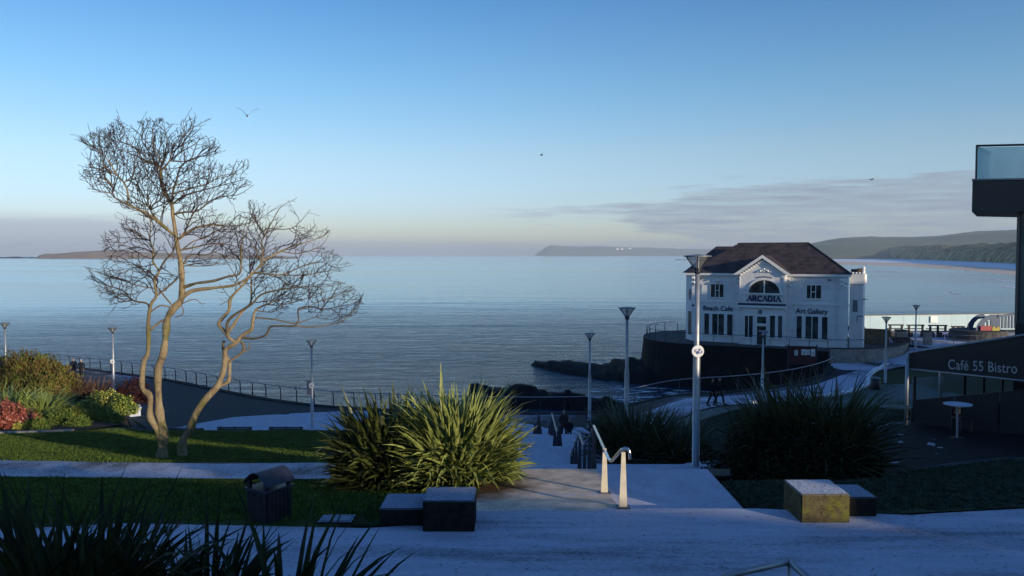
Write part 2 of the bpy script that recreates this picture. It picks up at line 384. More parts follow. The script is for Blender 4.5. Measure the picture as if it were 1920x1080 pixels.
MT['white'] = simple('white_plastic', (.75, .75, .74), .5, 0, .08, 4)
MT['frost'] = simple('frost_cover', (.50, .54, .62), .8, 0, .2, 9, bump=.3)
MT['skin'] = simple('skin', (.42, .26, .20), .6, 0, .1, 8)
MT['coat_navy'] = simple('dark_coat', (.012, .014, .022), .85, 0, .3, 8)
MT['coat_brown'] = simple('dark_brown_coat', (.055, .035, .032), .85, 0, .3, 8)
MT['trouser'] = simple('dark_trousers', (.016, .02, .032), .85, 0, .3, 8)
MT['hair_grey'] = simple('grey_hair', (.28, .27, .27), .8, 0, .2, 20)
MT['hair_dark'] = simple('dark_hair', (.02, .016, .014), .8, 0, .2, 20)
MT['hat_white'] = simple('white_hat', (.75, .75, .75), .9, 0, .1, 20)
# sea
s = NT('sea_water')
s.b.inputs['Base Color'].default_value = (.003, .022, .050, 1); s.b.inputs['Roughness'].default_value = .10; s.b.inputs['IOR'].default_value = 1.33
g = s.n('ShaderNodeNewGeometry')
a = s.noise(.33, 7, .62, (.55, 1.5, 1), geo=True, dist=.4); b = s.noise(.035, 5, .55, (.35, 1.6, 1), geo=True); c3 = s.noise(.004, 4, .5, (.3, 2, 1), geo=True)
cv_ = s.n('ShaderNodeVectorMath', operation='LENGTH'); s.l(g.outputs['Position'], cv_.inputs[0])
b1 = s.n('ShaderNodeBump'); b1.inputs['Distance'].default_value = 3.6; s.l(s.mr(cv_.outputs['Value'], 80, 330, 1.0, .08), b1.inputs['Strength']); s.l(b, b1.inputs['Height'])
b2 = s.n('ShaderNodeBump'); b2.inputs['Distance'].default_value = 1.0; s.l(a, b2.inputs['Height']); s.l(b1.outputs[0], b2.inputs['Normal'])
s.l(s.mr(cv_.outputs['Value'], 75, 270, 1.0, .08), b2.inputs['Strength'])
s.l(b2.outputs[0], s.b.inputs['Normal'])
s.l(s.mr(c3, .35, .65, .08, .20), s.b.inputs['Roughness'])
gl = s.n('ShaderNodeBsdfGlossy'); gl.inputs['Color'].default_value = (.88, .97, 1.0, 1); df = s.n('ShaderNodeBsdfDiffuse'); df.inputs['Color'].default_value = (.004, .030, .065, 1); fr = s.n('ShaderNodeFresnel'); fr.inputs['IOR'].default_value = 1.33; mx = s.n('ShaderNodeMixShader')
for x in (gl, df, fr): s.l(b2.outputs[0], x.inputs['Normal'])
s.l(s.mr(c3, .3, .7, .10, .16), gl.inputs['Roughness']); s.l(fr.outputs[0], mx.inputs[0]); s.l(df.outputs[0], mx.inputs[1]); s.l(gl.outputs[0], mx.inputs[2])
s.l(mx.outputs[0], s.t.nodes['Material Output'].inputs['Surface'])
MT['sea'] = s.m
s = NT('foam'); s.col((.7, .74, .78)).set(.8); al = s.mr(s.noise(.9, 7, .75, (.5, 1.4, 1), geo=True), .50, .60); s.l(al, s.b.inputs['Alpha']); MT['foam'] = s.m
s = NT('surf_foam'); s.col((.75, .78, .82)).set(.8); MT['surf'] = s.m

for m_ in bpy.data.materials:
    if m_.use_nodes and 'Principled BSDF' in m_.node_tree.nodes:
        p_ = m_.node_tree.nodes['Principled BSDF']
        if p_.inputs['Roughness'].default_value >= .55 and not p_.inputs['Roughness'].is_linked: p_.inputs['Specular IOR Level'].default_value = .12
# ================================================================ SETTING
def region(name, poly, mat, dz=0.0, step=.6, zf=gz, kind='structure', jitter=.25):
    """drape a polygon (XY) over the ground"""
    P2 = []; n = len(poly)
    for i in range(n):
        a, b = poly[i], poly[(i+1) % n]; L_ = math.hypot(b[0]-a[0], b[1]-a[1]); k = max(1, int(L_/step))
        for j in range(k): P2.append((a[0]+(b[0]-a[0])*j/k, a[1]+(b[1]-a[1])*j/k))
    m = len(P2); xs = [p[0] for p in P2]; ys = [p[1] for p in P2]
    def inside(x, y):
        c = False; j = m-1
        for i in range(m):
            if (ys[i] > y) != (ys[j] > y) and x < (xs[j]-xs[i])*(y-ys[i])/(ys[j]-ys[i])+xs[i]: c = not c
            j = i
        return c
    pts = list(P2); y = min(ys)+step/2
    while y < max(ys):
        x = min(xs)+step/2
        while x < max(xs):
            q = (x+random.uniform(-jitter, jitter)*step, y+random.uniform(-jitter, jitter)*step)
            if inside(*q): pts.append(q)
            x += step
        y += step
    vs, es, fs, *_ = delaunay_2d_cdt([Vector(p) for p in pts], [(i, (i+1) % m) for i in range(m)], [], 0, 1e-4)
    ff = []
    for f in fs:
        cx = sum(vs[i].x for i in f)/len(f); cy = sum(vs[i].y for i in f)/len(f)
        if inside(cx, cy): ff.append(tuple(f))
    Z = zf(np.array([v.x for v in vs]), np.array([v.y for v in vs]))+dz
    me = bpy.data.meshes.new(name); me.from_pydata([(v.x, v.y, float(z)) for v, z in zip(vs, Z)], [], ff)
    bm = bmesh.new(); bm.from_mesh(me)
    for f in bm.faces:
        if f.normal.z < 0: f.normal_flip()
    bm.to_mesh(me); bm.free()
    o = link_mesh(name, me, mat, smooth=True); return tag(o, kind=kind) if kind else o

SEA = -14.0
# sea, one wide sheet
mb = MB(); xs_ = [-15000, -3000, -500, -100, 100, 500, 3000, 15000]; ys_ = [40, 110, 200, 500, 1200, 3000, 7000, 15000]
o = np_mesh('sea', [(x, y, SEA) for y in ys_ for x in xs_], [(j*8+i, j*8+i+1, (j+1)*8+i+1, (j+1)*8+i) for j in range(7) for i in range(7)], MT['sea']); tag(o, kind='structure')
# shore edge (promenade rail line)
EDGE = [(-120, 118), (-60, 92), (-50, 86), (-38.5, 79), (-31, 74), (-25.3, 69.3), (-19, 64.2), (-13, 61), (-5, 59.2), (1, 58.6), (6, 58.9), (13, 60.2), (18.8, 63), (24, 67.5), (28, 72.5), (29.6, 76.5)]
def smooth_line(pts, k=4):
    out = []; n = len(pts)
    for i in range(n-1):
        p0, p1, p2, p3 = pts[max(i-1, 0)], pts[i], pts[i+1], pts[min(i+2, n-1)]
        for j in range(k):
            t = j/k; out.append(tuple(.5*((2*p1[d])+(-p0[d]+p2[d])*t+(2*p0[d]-5*p1[d]+4*p2[d]-p3[d])*t*t+(-p0[d]+3*p1[d]-3*p2[d]+p3[d])*t**3) for d in (0, 1)))
    out.append(pts[-1]); return out
EDS = smooth_line(EDGE)
# base ground
gpoly = [(-130, -45), (140, -45), (140, 100), (60, 104), (43, 103), (34, 80)] + EDS[::-1]
region('ground', gpoly, MT['ground'], -.06, 1.6)
# promenade + its frosted end
prom = EDS[:]
low = [(33, 74), (29, 66), (24, 60), (17, 54), (11, 49.5), (4.5, 48), (-2, 47.0), (-8, 47), (-16, 47.5), (-20.5, 47.6), (-23.5, 49), (-25.5, 53), (-30, 58), (-42, 66), (-60, 76), (-120, 100)]
region('promenade', [(p[0], p[1]-.45) for p in prom]+low, MT['promenade'], .0, 1.2)
frost_poly = [(-16.5, 47.8), (-22.5, 53.5), (-19.5, 57.2), (-15.5, 58.6), (-11.0, 59.6), (-8.5, 58.4), (-3, 57.6), (1.5, 54.5), (2.5, 53.2), (6, 54.2), (10, 55.5), (15, 58.6), (20, 61.5), (24.5, 65.6), (28.3, 70.4), (31.5, 74), (32.6, 73.6), (28.6, 66), (24, 60.2), (17, 54.3), (11, 49.8), (4.5, 48.3), (-2, 47.3), (-8, 47.3)]
region('promenade_frost', frost_poly, MT['prom_frost'], .012, .8)
# sea wall under the promenade edge
mb = MB(); off = .45
top = [(x, y, float(gz(x, y))-.05) for x, y in EDS]
for i in range(len(top)-1):
    a, b = Vector(top[i]), Vector(top[i+1]); d = Vector((b.x-a.x, b.y-a.y, 0)).normalized(); nn = Vector((-d.y, d.x, 0))
    a0, b0 = a-nn*.45, b-nn*.45; a1, b1 = a+nn*.15, b+nn*.15
    q = [a0, a1, b1, b0]
    ha = Vector((0, 0, .12)); mb.add([a0+ha, a1+ha, b1+ha, b0+ha, a+nn*.9+Vector((0, 0, SEA-1-a.z)), b+nn*.9+Vector((0, 0, SEA-1-b.z)), a0, b0], [(0, 1, 2, 3), (1, 4, 5, 2), (6, 0, 3, 7)])
tag(mb.build('sea_wall', MT['seawall']), 'dark stone sea wall running under the seafront railing', 'sea wall')
# terrace crossing the foreground
def terr_z(X, Y): return gz(X, Y)
region('terrace', [(-22, 9.4), (30, 9.4), (30, 15.6), (16, 15.0), (10, 14.5), (7.4, 14.1), (6.9, 14.0), (4.35, 14.37), (1.9, 14.37), (1.2, 14.5), (-.85, 14.62), (-.98, 14.0), (-1.1, 13.55), (-2.4, 13.3), (-6.5, 13.55), (-12, 12.6), (-22, 12.9)], MT['terrace'], .004, .5)
# lawns
region('lawn', [(-3.1, 13.35), (-1.0, 13.6), (-.75, 14.6), (-.75, 15.8), (-.95, 17.2), (-1.0, 18.9), (-4, 19.6), (-8, 19.9), (-11.5, 20.2), (-14, 20.6), (-22, 21.5), (-30, 21), (-30, 13), (-12, 12.6), (-6.5, 13.6)], MT['lawn'], .0, .45)
UL = [(-1.2, 22.4), (-8, 22.1), (-11, 22.3), (-14, 23), (-22, 24.0), (-34, 24), (-36, 31), (-23, 33.2), (-19.0, 35.0), (-17.5, 38.5), (-15, 41.5), (-8, 42), (-.8, 42)]
region('lawn', UL, MT['lawn_u'] if 'lawn_u' in MT else MT['lawn'], .0, .5)
# path between the two lawns
region('path', [(.3, 18.9), (-1.0, 18.95), (-4, 19.65), (-8, 19.95), (-11.5, 20.25), (-14, 20.65), (-22, 21.55), (-30, 21.1), (-38, 21), (-38, 24), (-34, 23.95), (-22, 23.95), (-14, 22.95), (-11, 22.25), (-8, 22.05), (-1.2, 22.35), (.3, 22.3)], MT['path'], .006, .5)
# planting bed at the left
region('soil_bed', [(-46, 31.5), (-36, 31.2), (-23, 33.5), (-19.1, 35.3), (-18.3, 38), (-18.5, 42), (-20.5, 46.5), (-23.7, 48.8), (-27, 53), (-34, 58), (-50, 62)], MT['soil'], .02, .8)
o = MB(); kp = [(-46, 31.4), (-36, 31.1), (-29, 32.2), (-23, 33.35), (-20.5, 34.3), (-19.0, 35.2)]
for i in range(len(kp)-1):
    a, b = kp[i], kp[i+1]; za = float(gz(*a)); zb = float(gz(*b))
    o.add([(a[0], a[1]-.09, za-.1), (b[0], b[1]-.09, zb-.1), (b[0], b[1]+.09, zb-.1), (a[0], a[1]+.09, za-.1), (a[0], a[1]-.09, za+.1), (b[0], b[1]-.09, zb+.1), (b[0], b[1]+.09, zb+.1), (a[0], a[1]+.09, za+.1)], [(4, 5, 6, 7), (0, 1, 5, 4), (2, 3, 7, 6)])
tag(o.build('kerb', MT['concrete']), kind='structure')
# right lawns
region('lawn', [(4.45, 14.45), (6.8, 14.1), (7.5, 14.2), (10, 14.6), (16, 15.1), (30, 15.7), (30, 21.4), (14, 21.2), (9.4, 20.6), (6.2, 21.4), (4.55, 18.4), (4.3, 16)], MT['lawn_frost'], .0, .5)
region('lawn', [(5.8, 24.5), (8.6, 26.3), (13, 28.0), (17, 30), (34, 34), (34, 48), (32.5, 66), (28.8, 65.9), (24.2, 60), (17.2, 54), (11.2, 49.3), (7.5, 47.5), (5, 40), (4.5, 30)], MT['lawn_frost'], .0, .7)
region('pavement', [(8.8, 21.4), (9.4, 20.72), (14, 21.32), (30, 21.52), (34, 33.9), (17, 29.75), (13, 27.85), (11.0, 26.4), (10.2, 24.5)], MT['canopy_shade_paving'], .012, .6)
region('pavement', [(6.3, 21.5), (9.4, 20.7), (14, 21.3), (30, 21.5), (34, 34), (17, 29.8), (13, 27.9), (8.6, 26.2), (6.2, 24.6), (5.6, 23)], MT['path'], .006, .5)
# frosty kerb stones up the side of the right lawn
mb = MB(); kp = [(15.5, 53.0), (20, 56.6), (24.3, 60.2), (27, 63), (28.9, 66), (30.6, 70), (32.6, 73.4), (36, 78)]
for i in range(len(kp)-1):
    a, b = Vector((*kp[i], 0)), Vector((*kp[i+1], 0)); k = max(1, int((b-a).length/.9))
    for j in range(k):
        p = a+(b-a)*(j+.5)/k; z = float(gz(p.x, p.y)); ang = math.atan2(b.y-a.y, b.x-a.x)+random.uniform(-.1, .1)
        mb.box(-.36, .36, -.17, .17, -.1, .16+random.uniform(-.04, .06), Matrix.Translation((p.x, p.y, z)) @ Matrix.Rotation(ang, 4, 'Z'))
tag(mb.build('kerb', MT['sand_frost']), kind='structure')
# stairs
def stair_mesh():
    segs = []     # (x0,x1,[(y,z)...])
    A = [(14.36, -4.50), (14.36, -4.65), (14.86, -4.65), (14.86, -4.80), (18.22, -4.80)]
    def flight(y0, y1, z0, z1, n):
        out = []
        for i in range(n):
            y = y0+(y1-y0)*i/n; za = z0+(z1-z0)*i/n; zb = z0+(z1-z0)*(i+1)/n
            out += [(y, za), (y, zb)]
        return out
    f1 = [(18.22, -4.8)]+flight(18.22, 20.9, -4.8, -5.9, 7)+[(22.9, -5.9)]
    f2 = [(22.9, -5.9)]+flight(22.9, 25.6, -5.9, -7.25, 9)+[(30.8, -7.25)]
    f3 = flight(30.8, 33.6, -7.25, -8.35, 7)+[(37.9, -8.35)]
    f4 = flight(37.9, 43.0, -8.35, -10.3, 13)+[(45, -10.3)]+flight(45, 48, -10.3, -11.36, 7)+[(49.0, -11.36)]
    ramp_ = [(14.2, -4.52), (14.75, -4.515), (15.4, -4.62), (18.22, -4.80)]
    for x0, x1, pr in ((1.9, 4.38, A), (-1.0, 1.9, ramp_), (-.15, 4.9, f1), (-.2, 3.3, f2), (-.6, 3.1, f3), (-.8, 3.2, f4)):
        segs.append((x0, x1, pr))
    return segs
mb = MB(); mbl = MB()
for k, (x0, x1, pr) in enumerate(stair_mesh()):
    b = mbl if k == 1 else mb
    for i in range(len(pr)-1):
        (ya, za), (yb, zb) = pr[i], pr[i+1]
        if abs(ya-yb)+abs(za-zb) < 1e-6: continue
        b.add([(x0, ya, za), (x1, ya, za), (x1, yb, zb), (x0, yb, zb)], [(0, 1, 2, 3)])
        if yb > ya:
            for x in (x0, x1): b.add([(x, ya, za), (x, yb, zb), (x, yb, zb-.9), (x, ya, za-.9)], [(0, 1, 2, 3)])
tag(mb.build('stairs', MT['stairs']), kind='structure')
tag(mbl.build('landing', MT['landing']), kind='structure')
# landing wing right of the second flight (lamp post stands here)
region('landing', [(4.9, 21.0), (4.95, 20.9), (6.0, 21.4), (6.0, 23.4), (4.9, 23.0)], MT['stairs'], 0, .5, zf=lambda X, Y: np.full_like(X, -5.902))
# foam streaks, wave lines
def strip(name, pts, wd, mat, z, label=None):
    V = []; n = len(pts)
    for i, (x, y) in enumerate(pts):
        a = pts[max(i-1, 0)]; b = pts[min(i+1, n-1)]; dx, dy = b[0]-a[0], b[1]-a[1]; l = math.hypot(dx, dy)
        e = math.sin(math.pi*min(max(i/(n-1), .03), .97))**.5; ww = wd*e*random.uniform(.4, 1.2)
        V += [(x-dy/l*ww/2, y+dx/l*ww/2, z), (x+dy/l*ww/2, y-dx/l*ww/2, z)]
    return V, [(2*i, 2*i+1, 2*i+3, 2*i+2) for i in range(n-1)]
mb = MB()
def wave(px0, py0, px1, py1, wd, n=24, amp=.15):
    pts = []
    for i in range(n+1):
        t = i/n; p = G(px0+(px1-px0)*t, py0+(py1-py0)*t+random.uniform(-amp, amp), SEA); pts.append((p.x, p.y))
    mb.add(*strip('', pts, wd, None, SEA+.06))
wave(1640, 507, 1672, 509, 14, 10, .1); wave(1785, 517, 1858, 523, 9, 20, .15); wave(1862, 524, 1905, 529, 6, 12); wave(1780, 547, 1800, 551, 3.0, 10, .3); wave(1880, 536, 1905, 541, 4)
wave(1636, 508, 1700, 512, 3, 16); wave(1274, 487.2, 1292, 487.4, 22, 8, .1); wave(1030, 678, 1060, 682, .6, 12, .4); wave(1000, 684, 1050, 692, .35, 12, .4)
tag(mb.build('wave_foam', MT['surf'], fix=False), 'thin white lines of breaking waves off the beach', 'foam', kind='stuff')
ip_ = [G(px, py, SEA) for px, py in ((1096, 742), (1120, 727), (1150, 722), (1200, 726), (1270, 730), (1340, 736), (1400, 742), (1430, 750), (1330, 768), (1200, 770), (1110, 765))]
region('inlet_foam', [(p.x, p.y) for p in ip_], MT['foam'], 0, 1.0, zf=lambda X, Y: np.full_like(X, SEA+.05), kind='stuff')
# rocks
def rock_ridge(name, line, back, height, label, seed):
    """line: list of (px,py) of the crest at base z=SEA ; builds a jagged low ridge of rock with thickness"""
    random.seed(seed); n = len(line); K = 9
    V = []; Fs = []
    # resample
    pts = []
    for i in range(n-1):
        for j in range(8):
            t = j/8; pts.append(tuple(line[i][d]+(line[i+1][d]-line[i][d])*t for d in range(4)))
    pts.append(line[-1]); n = len(pts)
    for i, (x, y, wd, h) in enumerate(pts):
        for k in range(K+1):
            t = k/K; yy = y+(t-.45)*wd
            hh = h*math.sin(math.pi*t)**.55
            nv = Vector((x*.35, yy*.35, seed)); hh *= .8+.32*mnoise.fractal(nv, 1, 2, 5)
            hh = round(hh*2.6)/2.6*.6+hh*.4
            V.append((x+random.uniform(-.15, .15), yy+random.uniform(-.15, .15), SEA-.35+max(hh, 0)))
    for i in range(n-1):
        for k in range(K): Fs.append((i*(K+1)+k, (i+1)*(K+1)+k, (i+1)*(K+1)+k+1, i*(K+1)+k+1))
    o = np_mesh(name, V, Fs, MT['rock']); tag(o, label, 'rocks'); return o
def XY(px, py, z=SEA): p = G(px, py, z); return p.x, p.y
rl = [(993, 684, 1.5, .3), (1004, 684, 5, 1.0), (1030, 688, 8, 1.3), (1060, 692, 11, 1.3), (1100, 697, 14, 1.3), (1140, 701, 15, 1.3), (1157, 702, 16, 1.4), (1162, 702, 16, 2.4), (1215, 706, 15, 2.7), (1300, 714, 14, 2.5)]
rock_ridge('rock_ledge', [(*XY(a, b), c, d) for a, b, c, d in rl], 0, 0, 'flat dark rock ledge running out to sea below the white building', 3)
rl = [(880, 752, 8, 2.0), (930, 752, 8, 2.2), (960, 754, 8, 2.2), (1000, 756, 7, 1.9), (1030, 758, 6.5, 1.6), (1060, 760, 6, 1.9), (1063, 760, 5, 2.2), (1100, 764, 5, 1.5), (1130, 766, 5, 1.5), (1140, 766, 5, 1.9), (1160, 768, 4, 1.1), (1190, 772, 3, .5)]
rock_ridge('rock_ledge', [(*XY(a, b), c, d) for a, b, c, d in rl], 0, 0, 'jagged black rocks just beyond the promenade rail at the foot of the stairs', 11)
mb = MB()
for i in range(5):
    p = G(1268+i*5, 487.6, SEA); s_ = random.uniform(2.5, 5); mb.lathe([(s_, -1), (s_*.9, .8), (s_*.5, 1.4), (.3, 1.9)], (p.x, p.y, SEA), 9)
tag(mb.build('skerry', MT['rock']), 'tiny offshore rocks with white surf just left of the big lamp head', 'rocks')

# beach, dunes, hills, island
def strip_px(name, A, B, za, zb, mat, rows=6, bumpy=0):
    """surface between two pixel lines on planes za, zb"""
    n = len(A); V = []
    for i in range(n):
        a = G(*A[i], za); b = G(*B[i], zb)
        for k in range(rows+1):
            t = k/rows; V.append(tuple(a+(b-a)*t))
    o = np_mesh(name, V, [(i*(rows+1)+k, (i+1)*(rows+1)+k, (i+1)*(rows+1)+k+1, i*(rows+1)+k+1) for i in range(n-1) for k in range(rows)], mat, smooth=True)
    return tag(o, kind='structure')
SH = [(1480, 493.5), (1575, 496.5), (1640, 498), (1700, 500), (1760, 504), (1800, 507), (1850, 511.5), (1905, 517), (1990, 530), (2100, 552), (2300, 600)]
MI = [(1480, 488.6), (1575, 490.5), (1640, 492), (1700, 493.2), (1760, 496), (1800, 498), (1850, 500.8), (1905, 504.5), (1990, 513), (2100, 527), (2300, 555)]
FT = [(1480, 483.0), (1575, 483.6), (1640, 484.2), (1700, 485.8), (1760, 488.0), (1800, 489.6), (1850, 491.6), (1905, 494), (1990, 501), (2100, 510), (2300, 528)]
strip_px('beach', SH, MI, SEA-.05, -13.3, MT['sand'])
strip_px('beach_frost', MI, FT, -13.3, -12.0, MT['sand_frost'])
def ridge_surface(name, cols, mat, noise_amp, noise_len, rows=26, seed=0, behind=900):
    """cols: (px, foot_py, foot_z, crest_py, crest_dist_behind_foot)"""
    V = []; n0 = len(cols); C2 = []
    for i in range(n0-1):
        for j in range(10):
            t = j/10; C2.append(tuple(cols[i][d]+(cols[i+1][d]-cols[i][d])*t for d in range(5)))
    C2.append(cols[-1])
    for (px, fy, fz, cy, dist) in C2:
        a = G(px, fy, fz); dr = Vector((a.x, a.y, 0)).normalized(); Yc = (a + dr*dist).y; c = P(px, cy, Yc)
        for k in range(rows+5):
            t = k/rows
            if t <= 1:
                p = a+(c-a)*t; zz = a.z+(c.z-a.z)*(.42*min(1, t/.14)**.8+.58*t)
            else:
                p = c+dr*((t-1)*rows/5*behind); zz = c.z-(t-1)*rows/5*(c.z-fz)*.5
            e = min(1, t*3)*(1 if t < .9 else .75)
            nv = Vector((p.x/noise_len, p.y/noise_len, seed*3.7))
            zz += noise_amp*e*mnoise.fractal(nv, .8, 2, 6)
            V.append((p.x, p.y, zz))
    m = rows+5; n = len(C2)
    o = np_mesh(name, V, [(i*m+k, (i+1)*m+k, (i+1)*m+k+1, i*m+k+1) for i in range(n-1) for k in range(m-1)], mat, smooth=True)
    return tag(o, kind='structure')
DC = [(1440, 483, -12, 470, 500), (1500, 483.6, -12, 463, 500), (1540, 483.5, -12, 461, 700), (1575, 483.8, -12, 462, 700), (1640, 484.4, -12, 461, 650), (1700, 486.0, -12, 461, 620), (1760, 488.2, -12, 461.5, 600), (1800, 489.8, -12, 461, 560), (1850, 491.8, -12, 458, 520), (1905, 494.3, -12, 455, 480), (1990, 501.5, -12, 462, 330), (2100, 511, -12, 476, 300), (2300, 530, -12, 500, 250)]
ridge_surface('dunes', DC, MT['dune'], 8.5, 60, 70, 1, 260)
HC = [(1380, 477.5, 0, 470, 1500), (1480, 477, 1, 461, 1500), (1530, 477, 1, 453, 1500), (1580, 477, 1, 448, 1500), (1630, 477, 1, 445, 1500), (1700, 477, 1, 446, 1500), (1760, 477, 1, 443, 1400), (1810, 477, 1, 438, 1300), (1860, 477, 1, 436, 1300), (1910, 477, 1, 433, 1300), (2000, 477, 1, 428, 1300), (2300, 477, 1, 425, 1300)]
def hills(name, sky_, Y0, Y1, z0, mat, amp, ln, seed):
    V = []; n = 0; rows = 16; C2 = []
    for i in range(len(sky_)-1):
        for j in range(8):
            t = j/8; C2.append((sky_[i][0]+(sky_[i+1][0]-sky_[i][0])*t, sky_[i][1]+(sky_[i+1][1]-sky_[i][1])*t))
    C2.append(sky_[-1])
    for px, py in C2:
        for k in range(rows+3):
            t = k/rows; Y = Y0+(Y1-Y0)*t; c = P(px, py, Y1); hgt = c.z-z0
            zz = z0+hgt*(math.sin(min(t, 1)*math.pi/2)**.8) if t <= 1 else z0+hgt*(1-(t-1)*3)
            x = (px-960)/F*Y
            zz += amp*min(1, t*3)*(1 if t < .85 else .35)*mnoise.fractal(Vector((x/ln, Y/ln, seed)), 1, 2, 5)*min(1, hgt/20)
            V.append((x, Y, zz))
    m = rows+3
    o = np_mesh(name, V, [(i*m+k, (i+1)*m+k, (i+1)*m+k+1, i*m+k+1) for i in range(len(C2)-1) for k in range(m-1)], mat, smooth=True)
    return tag(o, kind='structure')
hills('hills', [(1380, 474), (1480, 463), (1530, 455), (1580, 449), (1630, 446), (1700, 447), (1760, 444), (1810, 438.5), (1860, 436), (1910, 434), (2000, 430), (2300, 428)], 2500, 4600, -14, MT['hill'], 14, 420, 5)
hills('hills', [(1002, 479.5), (1010, 473), (1016, 469), (1024, 463), (1034, 460), (1060, 461.5), (1110, 462), (1180, 463.5), (1250, 465.5), (1320, 467), (1400, 466), (1500, 460), (1600, 455)], 11300, 12300, -14, MT['hill'], 14, 500, 9)
hills('island', [(66, 484.2), (74, 479), (86, 476.5), (110, 475.5), (140, 472.5), (165, 471.5), (200, 469), (228, 470), (270, 472.5), (320, 474.5), (380, 476), (450, 477.5), (520, 479.5), (560, 482)], 2950, 3150, -14.2, MT['island'], 3, 60, 2)
hills('island', [(-60, 483), (-20, 481), (10, 482), (30, 480.8), (50, 482.2), (62, 481.5), (75, 483.6)], 3300, 3400, -14.2, MT['rock'], 2, 60, 4)

# ---------------------------------------------------------------- haze (a box of even air)
def haze(density):
    mb = MB(); mb.box(-15500, 15500, -300, 15600, SEA-3, 190)
    m = bpy.data.materials.new('haze'); m.use_nodes = True; t = m.node_tree; t.nodes.clear()
    v = t.nodes.new('ShaderNodeVolumePrincipled'); v.inputs['Density'].default_value = density; v.inputs['Color'].default_value = (.74, .85, 1.0, 1); v.inputs['Anisotropy'].default_value = 0
    o_ = t.nodes.new('ShaderNodeOutputMaterial'); t.links.new(v.outputs[0], o_.inputs['Volume'])
    tag(mb.build('haze', m), kind='stuff')
# ================================================================ PLANTS
def blades(name, base, n, spread, length, width, mat, label, cat='plant', group=None, tilt=(5, 85), droop=.35, segs=6, seed=1, az_range=None, flat=1.0, dead=0, lean=(0, 0), pw=1.0, squash=1.0, shrink=.25, rise=0.0):
    r = np.random.default_rng(seed); V = []; Fq = []
    azs = r.uniform(0, 2*math.pi, n) if az_range is None else r.uniform(az_range[0], az_range[1], n)
    u = r.uniform(0, 1, n)**pw
    el0 = np.radians(tilt[1] - (tilt[1]-tilt[0])*u)               # elevation above ground
    Ln = length*r.uniform(.60, .95, n)*(1-.12*(u < .12))*(1-shrink*u); rad = spread*np.sqrt(r.uniform(0, 1, n))
    wf = [.55, .9, 1.0, .95, .72, .42, .03] if segs == 6 else list(np.interp(np.linspace(0, 1, segs+1), [0, .3, .7, 1], [.6, 1, .8, .05]))
    for i in range(n):
        a = azs[i]; a2 = a + r.normal(0, .5); d = np.array([math.cos(a), math.sin(a), 0.0]); sd_ = np.array([-d[1], d[0], 0])
        p = np.array([rad[i]*math.cos(a2)*squash, rad[i]*math.sin(a2), rise*r.uniform(0, 1)**1.3]); e = el0[i]; dr = droop*r.uniform(.2, 1.5)
        tw = r.normal(0, .45); tip = r.uniform(0, 1) < .12; w_ = width*r.uniform(.65, 1.15); n0 = len(V)
        ca, sa = math.cos(tw), math.sin(tw); bz = -1.0
        for k in range(segs+1):
            t = k/segs
            ee = e - dr*t*t*1.2 - (1.3*max(0, t-.6) if tip else 0)
            f = d*math.cos(ee)+np.array([lean[0]*t, lean[1]*t, math.sin(ee)])
            if k: p = p + f*Ln[i]/segs
            up = np.array([-d[0]*math.sin(ee), -d[1]*math.sin(ee), math.cos(ee)])
            side = sd_*ca+up*sa; ww = w_*wf[k]/2
            V += [p-side*ww, p-up*ww*.45*ca, p+side*ww]
        for k in range(segs):
            q = n0+3*k; Fq += [(q, q+1, q+4, q+3), (q+1, q+2, q+5, q+4)]
    V = np.array(V); V[:, 2] = np.maximum(V[:, 2], .01)
    o = np_mesh(name, V, Fq, mat, smooth=False); o.location = base
    return tag(o, label, cat, group)
def shrub(name, base, rx, ry, h, mat, label, n=5000, leaf=.06, seed=1, lump=.3, cat='shrub', group=None, stem=True, up=.3, mats=None, long=1.0, freq=2.2):
    r = np.random.default_rng(seed)
    root = empty(name, base, label=label, cat=cat, group=group)
    th = r.uniform(0, 2*math.pi, n); ph = np.arcsin(r.uniform(-.15, 1, n)); rr = r.uniform(.62, 1.0, n)**.6
    D = np.stack([np.cos(th)*np.cos(ph), np.sin(th)*np.cos(ph), np.sin(ph)], 1)
    k = np.array([1+lump*2.0*mnoise.fractal(Vector(tuple(d*freq))+Vector((seed*3.1, 0, 0)), .9, 2, 4) for d in D])
    C = D*np.array([rx, ry, h])*(rr*k)[:, None]
    C[:, 2] = np.maximum(C[:, 2]+h*.04, .03)
    A = r.normal(0, 1, (n, 3)); A[:, 2] += up; A /= np.linalg.norm(A, axis=1)[:, None]
    Nn = D + r.normal(0, .6, (n, 3)); B = np.cross(A, Nn); B /= np.linalg.norm(B, axis=1)[:, None]+1e-9
    s = leaf*r.uniform(.6, 1.3, n)[:, None]
    V = np.stack([C-A*s*long, C+B*s*.5, C+A*s*long, C-B*s*.5], 1).reshape(-1, 3)
    np_mesh('foliage', V, np.arange(4*n).reshape(-1, 4), mat, root)
    if mats:
        for mt_, frac, sz in mats:
            m = int(n*frac); idx = r.choice(n, m, replace=False); C2 = C[idx]*1.03+r.normal(0, .01, (m, 3)); A2 = A[idx]; B2 = B[idx]; s2 = sz*r.uniform(.6, 1.2, m)[:, None]
            V = np.stack([C2-A2*s2, C2+B2*s2*.7, C2+A2*s2, C2-B2*s2*.7], 1).reshape(-1, 3)
            np_mesh('blossom' if mt_ in ('leaf_yellow',) else 'young_leaves', V, np.arange(4*m).reshape(-1, 4), MT[mt_], root)
    if stem:
        mb = MB()
        for j in range(7):
            a = j*.9+seed; mb.tube([(0, 0, -.05), (rx*.25*math.cos(a), ry*.25*math.sin(a), h*.4), (rx*.5*math.cos(a), ry*.5*math.sin(a), h*.72)], .03, 5, r1=.01)
        mb.build('stem', MT['twig'], root)
    return root
